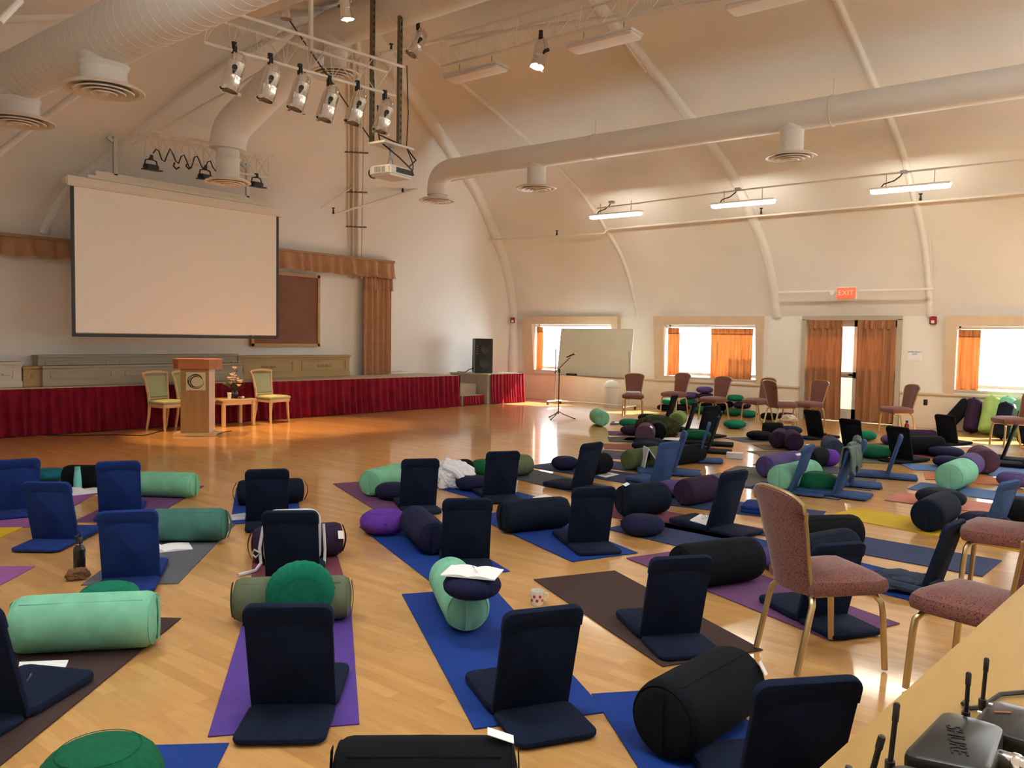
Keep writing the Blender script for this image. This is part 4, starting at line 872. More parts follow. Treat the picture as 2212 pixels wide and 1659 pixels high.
tag(obj('tissue', (lambda b: (bmesh.ops.create_icosphere(b, subdivisions=2, radius=0.03, matrix=T(TB[0]+0.10, TB[1]-0.17, tz+0.02) @ Matrix.Diagonal((1.3, 1, 0.7, 1))), b)[1])(bm_new()), PAPER), 'crumpled pale tissue beside the tablet on low table', 'tissue')
# podium
pd = thing('podium', 'wooden podium with round swirl plaque in front of the stage', 'podium', (7.27, 12.28, 0), math.radians(-44))
bm = bm_new(); prism(bm, [(-0.22, -0.20), (0.22, -0.20), (0.22, 0.20), (-0.22, 0.20)], 0.045, 1.08); obj('column', bm, PODW, pd, False)
bm = bm_new(); box(bm, (0, 0, 0.0225), (0.64, 0.56, 0.045), bev=0.006); obj('base_plate', bm, MAPLE, pd)
bm = bm_new(); box(bm, (0.2225, 0, 0.56), (0.006, 0.40, 1.03)); obj('side_panel', bm, mat('pale_daylight_tint', (0.66, 0.55, 0.48), 0.35), pd, False)  # thin overlay: window daylight on this side put into its pale colour
bm = bm_new(); prism(bm, [(-0.34, -0.17), (-0.24, -0.27), (0.24, -0.27), (0.34, -0.17), (0.34, 0.24), (-0.34, 0.24)], 1.08, 1.22); obj('top_box', bm, PODT, pd, False)
bm = bm_new(); prism(bm, [(-0.35, -0.17), (-0.245, -0.28), (0.245, -0.28), (0.35, -0.17), (0.35, 0.25), (-0.35, 0.25)], 1.22, 1.235); obj('reading_top', bm, PODT, pd, False)
bm = bm_new(); box(bm, (0.02, -0.206, 0.88), (0.30, 0.012, 0.29)); pl = obj('plaque', bm, mat('cream_plaque', (0.62, 0.58, 0.36), 0.5), pd, False)
bm = bm_new()
def crescent(cx, cz, r, a0, a1, w, off):
    n = 26; A, B = [], []
    for k in range(n+1):
        a = a0+(a1-a0)*k/n; ww = w*math.sin(PI*(k/n)**0.75)+0.0008
        A.append(bm.verts.new((cx+(r+ww)*math.cos(a), -0.2135-off, cz+(r+ww)*math.sin(a)))); B.append(bm.verts.new((cx+(r-ww)*math.cos(a), -0.2135-off, cz+(r-ww)*math.sin(a))))
    for k in range(n): bm.faces.new((A[k], A[k+1], B[k+1], B[k]))
crescent(0.02, 0.88, 0.105, 0.2, 3.0, 0.012, 0); crescent(0.025, 0.872, 0.085, 0.9, 5.9, 0.010, 0.0006); crescent(0.015, 0.885, 0.118, 2.2, 4.9, 0.006, 0.0012); crescent(0.03, 0.88, 0.112, 3.6, 6.4, 0.006, 0.0018); crescent(0.012, 0.872, 0.10, 2.4, 4.6, 0.008, 0.0024)
obj('swirl_emblem', bm, mat('emblem_ink', (0.03, 0.028, 0.02), 0.6), pl, False)
tag(obj('floor_cable', (lambda b: (tube(b, [tuple(atz(*q, 0.008)) for q in ((60, 938), (160, 941), (250, 939), (310, 941), (352, 930), (375, 917), (384, 900))], 0.007, 5), b)[1])(bm_new()), BLACK), 'thin dark cable on the floor running behind the podium', 'cable')
tag(obj('floor_cable', (lambda b: (tube(b, [tuple(atz(*q, 0.008)) for q in ((470, 938), (480, 934), (486, 932.5), (500, 931))], 0.007, 5), b)[1])(bm_new()), BLACK), 'short dark cable end on the floor right of the podium base', 'cable')
# ================================================================== WHITEBOARD, BIN, MICROPHONE
t = thing('whiteboard', 'large rolling whiteboard standing in front of the left window', 'whiteboard', (16.85, 10.85, 0), math.radians(-90))
W2 = 1.04; lean = math.radians(7)
M = T(0, 0.05, 0.74) @ R(-lean, 'X')
bm = bm_new(); slab(bm, [(-W2, 0), (W2, 0), (W2, 1.18), (-W2, 1.18)], 0.02, 0.004, M @ R(PI/2, 'X')); obj('panel', bm, mat('whiteboard_enamel', (0.70, 0.70, 0.58), 0.3, var=0.05, vscale=2), t, False)
bm = bm_new()
for s in (-1, 1): tube(bm, [M @ Vector((s*W2, 0, 0)), M @ Vector((s*W2, 0, 1.18))], 0.014, 6)
for z in (0, 1.18): tube(bm, [M @ Vector((-W2, 0, z)), M @ Vector((W2, 0, z))], 0.014, 6)
obj('frame', bm, GREYMETAL, t)
bm = bm_new(); box(bm, M @ Vector((0, -0.05, 0.01)), (1.9, 0.08, 0.02)); obj('pen_tray', bm, GREYMETAL, t, False)
for s in (-1, 1):
    bm = bm_new(); tube(bm, [(s*(W2+0.05), 0.03, 0.06), (s*(W2+0.04), 0.03, 0.8), (s*(W2+0.02), -0.02, 1.4)], 0.018, 8); obj('upright', bm, GREYMETAL, t)
    bm = bm_new(); tube(bm, [(s*(W2+0.05), -0.30, 0.09), (s*(W2+0.05), 0.30, 0.09)], 0.018, 8); ft = obj('foot', bm, WHITEP, t)
    for q in (-0.27, 0.27):
        bm = bm_new(); cyl(bm, (s*(W2+0.05)-0.012, q, 0.036), (s*(W2+0.05)+0.012, q, 0.036), 0.035, seg=14); obj('caster', bm, BLACK, ft)
bm = bm_new(); tube(bm, [(-W2-0.05, 0.03, 0.10), (W2+0.05, 0.03, 0.10)], 0.014, 8); obj('crossbar', bm, WHITEP, t)
t2 = thing('board_eraser', 'black eraser lying on the whiteboard tray', 'eraser', (16.85-0.04+0.0, 11.4, 0.757), PI/2); bm = bm_new(); box(bm, (0, 0, 0.02), (0.30, 0.05, 0.04), bev=0.008); obj('felt', bm, BLACK, t2); bm = bm_new(); box(bm, (0, 0, 0.044), (0.28, 0.04, 0.01)); obj('grip', bm, RUBBER, t2)
p = atz(1317, 879); t = thing('waste_bin', 'pale domed waste bin behind the whiteboard', 'bin', (17.45, 10.62, 0))
bm = bm_new(); lathe(bm, [(0, 0), (0.17, 0), (0.19, 0.46), (0.19, 0.47), (0, 0.47)], 24); obj('body', bm, WHITEP, t)
bm = bm_new(); lathe(bm, [(0.195, 0.47), (0.20, 0.50), (0.185, 0.56), (0.12, 0.63), (0, 0.66)], 24); obj('domed_lid', bm, WHITEP, t)
bm = bm_new(); lathe(bm, [(0.192, 0.472), (0.196, 0.472), (0.196, 0.495), (0.192, 0.495)], 24); obj('dark_band', bm, BLACK, t)
mx = Vector((13.88, 9.72, 0)); t = thing('microphone_stand', 'black boom microphone stand alone on the open floor', 'microphone stand', mx)
rd = Vector((0.62, -0.785, 0))
bm = bm_new(); cyl(bm, (0, 0, 0.10), (0, 0, 0.98), 0.011, seg=10); obj('pole', bm, BLACK, t)
bm = bm_new(); cyl(bm, (0, 0, 0.96), (0, 0, 1.04), 0.022, seg=10); obj('clutch', bm, BLACK, t)
for k in range(3):
    a = -0.9+k*2*PI/3; bm = bm_new(); tube(bm, [(0, 0, 0.16), (0.1*math.cos(a), 0.1*math.sin(a), 0.10), (0.33*math.cos(a), 0.33*math.sin(a), 0.012)], 0.010, 6); lg = obj('leg', bm, BLACK, t)
    bm = bm_new(); lathe(bm, [(0, -0.012), (0.016, -0.008), (0.016, 0.012), (0, 0.014)], 8, T(0.34*math.cos(a), 0.34*math.sin(a), 0.012)); obj('rubber_foot', bm, RUBBER, lg)
bm = bm_new(); tube(bm, [rd*-0.10+Vector((0, 0, 0.95)), rd*0.22+Vector((0, 0, 1.28))], 0.008, 8); obj('boom', bm, BLACK, t)
bm = bm_new(); lathe(bm, [(0, -0.13), (0.012, -0.13), (0.016, 0.02), (0.024, 0.04)], 12, Matrix.Translation(rd*0.26+Vector((0, 0, 1.335))) @ rd.to_track_quat('Z', 'Y').to_matrix().to_4x4() @ R(-0.42, 'X')); mb = obj('microphone', bm, BLACK, t)
q = rd*0.26+Vector((0, 0, 1.335)); e = (Matrix.Translation(q) @ rd.to_track_quat('Z', 'Y').to_matrix().to_4x4() @ R(-0.42, 'X')) @ Vector((0, 0, 0.055))
bm = bm_new(); bmesh.ops.create_uvsphere(bm, u_segments=14, v_segments=10, radius=0.028, matrix=Matrix.Translation(e)); obj('mesh_grille', bm, GREYMETAL, mb)
# ================================================================== SOUND DESK AND RECEIVERS
DZt = 1.05; e0, e1 = atz(1770, 1659, DZt), atz(2212, 1262, DZt); ed = (e1-e0).normalized(); nn = Vector((ed.y, -ed.x, 0))
t = thing('desk', 'honey wood sound desk filling the lower right corner', 'desk', (0, 0, 0))
A, B = e0-ed*0.75, e1+ed*1.2; bm = bm_new(); prism(bm, [(q.x, q.y) for q in (A, B, B+nn*0.75, A+nn*0.75)], DZt-0.028, DZt); obj('desktop', bm, DESKW, t, False)
bm = bm_new(); prism(bm, [(q.x, q.y) for q in (A+nn*0.004-ed*0.0, B+nn*0.004, B+nn*0.03, A+nn*0.03)], 0.0, DZt-0.028); obj('front_panel', bm, DESKW, t, False)
for q in (A, B-ed*0.03):
    bm = bm_new(); prism(bm, [(v.x, v.y) for v in (q+nn*0.03, q+ed*0.03+nn*0.03, q+ed*0.03+nn*0.72, q+nn*0.72)], 0.0, DZt-0.028); obj('side_panel', bm, DESKW, t, False)
def quadpx(pts, z): return [atz(px, py, z) for px, py in pts]
GB = mat('glossy_dark_receiver', (0.020, 0.019, 0.017), 0.32, spec=0.3)
def receiver(label, pts, z0, z1, ants, word=None, marks=False):
    q = quadpx(pts, z1); c = sum(q, Vector())/4; t = thing('wireless_receiver', label, 'receiver', (c.x, c.y, z0), 0, 'black wireless receivers on the desk'); h = z1-z0
    # round the plan outline
    out = []
    for i in range(4):
        a, b, d = q[i-1], q[i], q[(i+1) % 4]; u1 = (a-b).normalized(); u2 = (d-b).normalized(); r = 0.022
        for k in range(5):
            s = k/4; v = (b+u1*r)*(1-s)**2+b*2*s*(1-s)+(b+u2*r)*s*s; out.append((v.x-c.x, v.y-c.y))
    bm = bm_new(); slab(bm, out, h, 0.008); obj('case', bm, GB, t)
    bm = bm_new(); slab(bm, [(x*0.97, y*0.97) for x, y in out], 0.004, 0.001, T(0, 0, -0.003)); obj('rubber_feet', bm, RUBBER, t)
    for (bx, by, tx, ty, r) in ants:
        b0 = atz(bx, by, z1-0.01); d = ray(tx, ty); k = math.hypot(b0.x, b0.y)/math.hypot(d.x, d.y); tp = O+d*k
        v0, v1 = b0-Vector((c.x, c.y, z0)), tp-Vector((c.x, c.y, z0))
        bm = bm_new(); tube(bm, [v0, v0.lerp(v1, 0.70), v0.lerp(v1, 0.72), v0.lerp(v1, 0.97), v1], [r*0.8, r*0.8, r, r, r*0.6], 10); an = obj('antenna', bm, BLACK, t)
        bm = bm_new(); cyl(bm, v0-Vector((0, 0, 0.012)), v0+Vector((0, 0, 0.008)), r*1.5, seg=10); obj('antenna_base', bm, BLACK, an)
    if word:
        ax = (q[1]-q[0]).normalized(); m = c-Vector((c.x, c.y, z0)); an = math.atan2(-ax.y, -ax.x)
        textobj('embossed_lettering', word, 0.032, mat('dull_lettering', (0.010, 0.009, 0.008), 0.6, spec=0.2), Matrix.Translation((-0.01, 0.004, h+0.0004)) @ R(an+math.radians(20), 'Z'), t, 0.0008)
    if marks:
        for k in range(2):
            bm = bm_new(); v = atz(2122+k*24-6, 1538-k*17, z1+0.001)-Vector((c.x, c.y, z0)); box(bm, (v.x, v.y, h+0.001), (0.006, 0.006, 0.002)); obj('label_arrow', bm, PAPER, t)
        bm = bm_new(); v = atz(2166, 1540, z1)-Vector((c.x, c.y, z0)); box(bm, (v.x, v.y, h+0.001), (0.003, 0.026, 0.0015), R(math.radians(35), 'Z')); obj('amber_stripe', bm, mat('amber_mark', (0.35, 0.12, 0.03), 0.5), t)
    return t
receiver('glossy black receiver with embossed name, nearest on the desk', [(1945, 1628), (2040, 1530), (2172, 1566), (2140, 1668)], DZt+0.002, DZt+0.045, [(2086, 1548, 2093, 1452, 0.0042)], 'SHURE')
receiver('black receiver with white arrow marks behind the nearest one', [(2092, 1565), (2142, 1506), (2290, 1545), (2250, 1610)], DZt+0.002, DZt+0.032, [(2122, 1520, 2132, 1421, 0.0042)], None, True)
receiver('black receiver at the bottom edge with three upright antennas', [(1855, 1725), (1935, 1642), (2120, 1690), (2060, 1790)], DZt+0.002, DZt+0.04, [(1922, 1655, 1938, 1518, 0.0046), (1878, 1690, 1906, 1588, 0.0050), (1828, 1700, 1834, 1654, 0.0046)])
a, b = atz(2150, 1640, DZt+0.018), atz(2240, 1668, DZt+0.018); t = thing('metal_tube', 'shiny silver tube lying beside the receivers on the desk', 'microphone', a); d = (b-a).normalized()
M = d.to_track_quat('Z', 'Y').to_matrix().to_4x4()
bm = bm_new(); lathe(bm, [(0, 0), (0.013, 0.0), (0.016, 0.004), (0.016, 0.11), (0, 0.11)], 20, M); obj('barrel', bm, CHROME, t)
bm = bm_new(); lathe(bm, [(0.0165, 0.02), (0.0175, 0.022), (0.0175, 0.03), (0.0165, 0.032)], 20, M); obj('collar', bm, CHROME, t)
bm = bm_new(); tube(bm, [tuple(atz(*q, DZt+0.006)) for q in ((2090, 1512), (2080, 1520), (2095, 1530), (2120, 1528), (2160, 1500), (2212, 1495), (2260, 1500))], 0.004, 6); tag(obj('antenna_cable', bm, BLACK), 'black cable on the desk behind the receivers', 'cable')
# ================================================================== YOGA MATS
MATN = [0]
def ymat(label, p, q, side, col, L=None, w=0.61, group=None):
    """long edge from pixel p towards pixel q; the mat lies on the given side"""
    a, b = atz(*p), atz(*q); d = (b-a).normalized(); n = Vector((-d.y, d.x, 0))*(1 if side == 'L' else -1)
    L = L or (b-a).length; MATN[0] += 1; z = 0.0006*(MATN[0] % 5)
    c = a+d*L/2+n*w/2
    o = bpy.data.objects.new('yoga_mat', None); bpy.data.objects.remove(o)
    bm = bm_new(); box(bm, (0, 0, 0.003), (L, w, 0.005)); m = obj('yoga_mat', bm, MC[col], None, False); m.location = (c.x, c.y, z+0.0005); m.rotation_euler = (0, 0, math.atan2(d.y, d.x))
    tag(m, label, 'yoga mat', group or 'yoga mats on the floor'); return m
def shortmat(label, pl, pr, col, L=1.73, away=True):
    a, b = atz(*pl), atz(*pr); d = (b-a).normalized(); n = Vector((-d.y, d.x, 0))*(1 if away else -1); MATN[0] += 1; z = 0.0006*(MATN[0] % 5); w = (b-a).length
    c = (a+b)/2+n*L/2; bm = bm_new(); box(bm, (0, 0, 0.003), (w, L, 0.005)); m = obj('yoga_mat', bm, MC[col], None, False); m.location = (c.x, c.y, z+0.0005); m.rotation_euler = (0, 0, math.atan2(d.y, d.x))
    tag(m, label, 'yoga mat', 'yoga mats on the floor'); return m
shortmat('purple mat in the front row under a floor chair, green cushion at its end', (448.7, 1593.4), (776.3, 1566), 'purple')
ymat('bright blue mat carrying the mint bolster with a notebook on top', (1024, 1576.6), (868.4, 1285.4), 'R', 'blue', None)
ymat('dark brown mat with a single floor chair near its right end', (1431, 1442), (1153, 1253.2), 'R', 'brown', None, 0.64)
ymat('blue mat behind the brown mat, dark bolster across its far end', (1235.4, 1214.8), (1106.8, 1154.8), 'R', 'blue', 1.75)
ymat('blue mat with the bright purple cushion at its far left corner', (927.8, 1256.5), (776, 1138.5), 'R', 'blue', None)
ymat('dusty purple mat under the mint bolster left of the white jacket', (719, 1045.5), (814, 1104.6), 'L', 'plum', 1.73)
ymat('maroon mat with floor chair holding papers on its seat', (1580, 1168.7), (1441.6, 1141.6), 'R', 'maroon', 1.75)
ymat('purple mat running under the nearest rust banquet chair', (1791.8, 1384.8), (1352.9, 1206.7), 'R', 'plum', None)
ymat('brown mat at lower left under the long mint bolster', (391, 1337.7), (27, 1635), 'R', 'brown', 1.73, 0.65)
ymat('grey mat under the open book beside the black bottle', (384.5, 1261.7), (509.5, 1132), 'L', 'grey', 1.74)
ymat('maroon mat under the plum bolster and white backpack', (541, 1272), (545.6, 1209.5), 'R', 'maroon', 1.73)
ymat('blue mat under the far floor chair with looped dark bolster', (497, 1133), (504, 1092), 'R', 'blue', 1.73)
ymat('dusty purple mat under the mint bolster at rear left', (441, 1050.6), (360.8, 1100.3), 'R', 'plum', 1.73)
ymat('magenta mat under the turquoise bottle and open magazine', (226, 1057), (167.6, 1089.4), 'R', 'magenta', 1.73)
ymat('yellow mat corner at the left edge of the hall', (69, 1130), (0, 1162.6), 'R', 'yellow', 1.73)
ymat('purple mat corner at the left edge below the yellow one', (76, 1225), (0, 1266), 'R', 'magenta', 1.73)
ymat('blue mat at the bottom left beside the green cushion', (494.6, 1608), (466, 1665), 'R', 'blue', 1.73)
shortmat('charcoal mat at the bottom under the black bolster with white tag', (742, 1622), (1075, 1611), 'charcoal', 1.73, False)
ymat('bright blue mat at bottom right under the big black bolster', (1278, 1502), (1378, 1659), 'L', 'blue', 1.73)
ymat('blue mat under the crumpled white jacket', (1062, 1089), (941, 1054), 'R', 'blue', 1.73)
ymat('dark steel mat left of the floor chair with small tag', (1242, 1066), (1109.5, 1034), 'R', 'steel', 1.73)
ymat('dark blue mat with a white sheet lying on it', (1383, 1050), (1165, 1013), 'R', 'navy', 1.80)
ymat('small visible end of purple mat near mint bolster by the microphone', (1315, 940), (1373, 941.7), 'L', 'plum', 1.73)
ymat('slate mat end just below the small purple one in the far group', (1316, 954), (1376.5, 955.6), 'L', 'steel', 1.73)
ymat('rose maroon mat end in the far group below the slate one', (1306.5, 970.2), (1371.6, 971.8), 'L', 'rose', 1.73)
ymat('violet mat under the black and olive bolsters of the far group', (1284, 989), (1340, 992), 'L', 'purple', 1.73)
ymat('navy mat under the olive bolster with a folded newspaper', (1476, 1031), (1441, 1027), 'R', 'navy', 1.73)
ymat('dark slate mat under the edge-on blue floor chair', (1541, 1004), (1463, 998), 'R', 'steel', 1.73)
ymat('grey mat under the pair of edge-on charcoal floor chairs', (1577, 965.5), (1536, 963), 'R', 'sagegrey', 1.73)
ymat('grey blue mat under the dark cushion near the banquet chairs', (1606, 955.6), (1660, 954.2), 'L', 'steel', 1.73)
ymat('brown mat under the two leaning dark plum bolsters', (1650.5, 972), (1763, 974), 'L', 'tan', 1.73)
ymat('taupe mat behind the violet bolster', (1662, 988), (1722, 986.5), 'L', 'tan', 1.73)
ymat('grey green mat in front of the violet bolster', (1562, 1019.5), (1658, 1029.6), 'L', 'sagegrey', 1.73)
ymat('grey mat under the mint bolster beside the green cushion', (1502, 1034), (1662, 1058), 'L', 'sagegrey', 1.73)
ymat('grey green mat under the blue floor chair beside the draped jacket', (1880, 1061), (1820, 1054), 'R', 'sagegrey', 1.73)
ymat('navy mat under the floor chair with the draped jacket', (1812, 1081), (1730, 1070), 'R', 'navy', 1.73)
ymat('blue grey mat under the thin edge-on bright blue floor chair', (1922, 1037), (1850, 1029), 'R', 'steel', 1.73)
ymat('tan mat under the purple cushion and black bolster right of the door', (1876, 959.5), (1935, 968.5), 'L', 'tan', 1.73)
ymat('olive grey mat under the green cushion near the charcoal floor chair', (1922, 1003), (1857, 1000), 'R', 'sagegrey', 1.73)
ymat('dull pink mat under the dark bolster and navy cushion on the right', (1928, 988.5), (2024, 990.5), 'L', 'rose', 1.73)
ymat('light blue mat left of the mint bolster that faces the camera', (1973, 1016), (2039, 1018.4), 'L', 'sky', 1.73)
ymat('orange mat behind the mint bolster that faces the camera', (1999, 1036), (2189, 1051), 'L', 'orange', 1.73)
ymat('blue mat under the mint bolster that faces the camera', (1960, 1057), (2145, 1079.6), 'L', 'sky', 1.80)
ymat('salmon pink mat under the dark cushion in front of the blue mat', (1911.4, 1081.3), (2135, 1110), 'L', 'pink', 1.80)
ymat('yellow mat under the black bolster on the right', (1788, 1114), (2080, 1169), 'L', 'yellow', 1.80)
ymat('blue mat crossing behind the nearest rust banquet chair', (2122, 1246.5), (1852, 1196), 'R', 'navy', 1.73)
ymat('navy mat end between the black bolster and the rust chair', (1700, 1238), (1642, 1224), 'R', 'navy', 1.73)
ymat('long navy mat under the plum bolster and folded floor chair', (1760, 1131), (1581, 1109), 'R', 'navy', 1.83)
ymat('blue mat under the edge-on floor chair right of the rust chair', (1990, 1305), (1897.6, 1281), 'R', 'blue', 1.73)
ymat('light blue mat under the purple and black bolsters on the right', (2138, 1028), (2180, 1031), 'L', 'sky', 1.73)
ymat('navy mat at far right below the charcoal floor chair', (2163, 1007), (2212, 1010), 'L', 'navy', 1.73)
# ================================================================== FLOOR CHAIRS
def make_fc():
    """floor chair facing +y, hinge on the floor at the origin"""
    t = thing('floor_chair', 'x', 'floor chair', (0, 0, 0), 0, 'folding floor chairs')
    tl = math.radians(16)
    M = T(0, 0.012, 0.035) @ R(PI/2+tl, 'X')
    bm = bm_new(); slab(bm, rrect(0.385, 0.520, 0.045, 6, False), 0.028, 0.009, M); obj('backrest', bm, NAVY, t)
    bm = bm_new()
    out = rrect(0.395, 0.10, 0.048, 6, False); n = len(out)
    out = [(x, y) for x, y in out[:-2]]+[(-0.1975, 0.0), (-0.12, 0.010), (0, 0.014), (0.12, 0.010), (0.1975, 0.0)]
    slab(bm, out, 0.036, 0.010, M @ T(0, 0.427, -0.004)); obj('top_cuff', bm, NAVY, t)
    bm = bm_new(); slab(bm, [(x, y) for x, y in rrect(0.40, 0.43, 0.05)], 0.045, 0.016, T(0, 0.0, 0.006), 0.006); obj('seat_pad', bm, NAVY, t)
    bm = bm_new(); slab(bm, [(x, -y) for x, y in rrect(0.39, 0.345, 0.05)][::-1], 0.026, 0.010, T(0, 0.0, 0.006)); obj('rear_flap', bm, NAVY, t)
    bm = bm_new(); tube(bm, [(-0.19, 0, 0.034), (0.19, 0, 0.034)], 0.017, 8); obj('hinge_seam', bm, NAVY, t)
    return t
FC0 = make_fc(); _fcu = [False]
def fchair(label, c, face, m=NAVY, s=1.0):
    o = FC0 if not _fcu[0] else dup(FC0); _fcu[0] = True
    o.location = (c[0], c[1], 0.006); o.rotation_euler = (0, 0, face-PI/2); o.scale = (s, s, s); tag(o, label, 'floor chair', 'folding floor chairs')
    for ch in o.children: setmat(ch, m)
    return o
def fc1(label, L, Rr, m=NAVY, s=None):
    a, b = atz(*L, 0.03), atz(*Rr, 0.03); d = b-a; s = s or max(0.93, min(1.1, d.length/0.385))
    return fchair(label, (a+b)/2, math.atan2(d.x, -d.y), m, s)
def fc2(label, c, fl, m=NAVY, s=1.0):
    a, b = atz(*c, 0.03), atz(*fl, 0.02); d = a-b
    return fchair(label, a, math.atan2(d.y, d.x), m, s)
def fc3(label, c, img_ang, m=NAVY, s=1.0): return fchair(label, atz(*c, 0.03), math.radians(img_ang)+rightang(c[0]), m, s)
fc1('dark navy floor chair on the purple mat, front row centre', (543, 1522), (727, 1520))
fc1('dark navy floor chair in front row right of centre, on bright blue mat', (1062, 1537), (1226, 1512))
a, b = atz(1655, 1500, 0.50), atz(1862, 1486, 0.50); d = (b-a).normalized(); n = Vector((-d.y, d.x, 0)); c = (a+b)/2+n*0.14-d*0.02; fchair('dark navy floor chair cut off at the bottom right beside the desk', c, math.atan2(n.y, n.x), NAVY, 1.0)
a = atz(62, 1545, 0.03); ang = math.radians(40)+rightang(0)+math.radians(8); fd = Vector((math.cos(ang), math.sin(ang), 0)); rt = Vector((fd.y, -fd.x, 0)); fchair('dark navy floor chair cut off at the left edge on brown mat', a-rt*0.19, ang, NAVY)
fc1('royal blue floor chair beside the black bottle on the grey mat', (225, 1250), (343, 1243), BLUE)
fc1('royal blue floor chair on bare floor left of the turquoise bottle', (72, 1164), (171, 1165), BLUE)
fc1('royal blue floor chair at the left edge on magenta mat', (-3, 1104), (75, 1097), BLUE)
fc1('royal blue floor chair in front of the mint bolster at rear left', (217, 1106), (303, 1102), BLUE)
fc1('dark navy floor chair in front of the dark bolster with looped handles', (533, 1127), (621, 1123))
fc1('dark navy floor chair with white backpack straps showing at its left side', (575, 1246), (690, 1244))
fc1('dark navy floor chair just left of the white jacket', (866, 1094), (938, 1091))
fc1('dark navy floor chair just right of the white jacket', (1046, 1071), (1108, 1068))
fc1('black looking floor chair behind the mint bolster with the notebook', (957, 1208), (1053, 1206))
fc1('dark navy floor chair beside the dark bolster on blue mat, centre of the room', (1227, 1174), (1310, 1170))
FT = fc1('navy floor chair with a small white tag on its back', (1233, 1056), (1278, 1047))
bm = bm_new(); box(bm, (0.05, -0.135, 0.475), (0.045, 0.006, 0.016), R(math.radians(-16), 'X')); o = obj('care_tag', bm, PAPER, FT); o['label'] = 'small white tag'
fc1('washed navy floor chair in front of the newspaper', (1406, 1043), (1444, 1037), DENIM)
fc2('blue floor chair directly behind the one by the newspaper', (1452, 1019), (1490, 1022), DENIM)
fc2('dark navy floor chair with white papers on its seat on maroon mat', (1554, 1137), (1610, 1152), NAVY)
fc1('dark navy floor chair on the brown mat', (1385, 1374), (1506, 1366))
fc1('dark navy floor chair seen under the nearest rust banquet chair', (1731, 1335), (1818, 1326))
fc1('tall black floor chair right of the rust chair seat, turned sideways', (1990, 1281), (2030, 1260))
fc1('navy floor chair before the navy cushion, near the right rust chairs', (2126, 1154), (2156, 1146), DENIM)
fc3('thin blue floor chair seen edge-on left of the grey box', (1507, 992), 179, DENIM)
fc2('charcoal edge-on floor chair behind the green cushion, left one of the pair', (1529, 972), (1572, 976), INK)
fc2('charcoal edge-on floor chair behind the green cushion, right one of the pair', (1537, 957), (1579, 960.5), INK)
fc2('black edge-on floor chair left of the pair behind the green cushion', (1524, 938), (1562, 945), INK)
fc2('black edge-on floor chair beside the round olive bolster end', (1484, 928), (1515, 931), INK)
fc2('grey blue edge-on floor chair farthest left near the banquet chair legs', (1442, 906), (1472, 909), INK)
fc1('black floor chair standing left of the exit door opening', (1750, 942), (1777, 946), INK)
fc1('narrow black floor chair in front of the exit door opening', (1833, 969), (1855, 972), INK)
fc1('tall charcoal floor chair right of the green cushion, near the black bolster', (1937, 991), (1960, 994.5), INK)
fc3('thin bright blue floor chair seen edge-on in front of the charcoal one', (1916, 1026), 181, DENIM)
fc2('blue floor chair right of the draped jacket', (1836, 1043), (1893, 1049), DENIM)
FCJ = fc2('dark blue floor chair with a green jacket draped over it', (1808, 1064), (1866, 1073), DENIM)
fc2('blue floor chair in front of the mint bolster, behind the rust chair', (1716, 1058), (1768, 1066), DENIM)
fc1('black floor chair in front of the bolsters leaning on the wall', (2030, 954), (2068, 959), INK)
fc2('charcoal floor chair in front of the far right banquet chair', (2166, 989), (2206, 994), INK)
fc2('dark floor chair cut off at the right edge near the rust chair', (2212, 1005), (2256, 1010), INK)
t = thing('folded_floor_chair', 'folded blue floor chair lying flat on the long navy mat', 'floor chair', atz(1655, 1106)+Vector((0, 0, 0.008)), rightang(1655)-0.15)
for k, nm in enumerate(('lower_pad', 'upper_pad')):
    bm = bm_new(); slab(bm, rrect(0.44, 0.40, 0.05), 0.032, 0.012, T(0, -0.2+0.01*k, 0.034*k), 0.003); obj(nm, bm, BLUE, t)
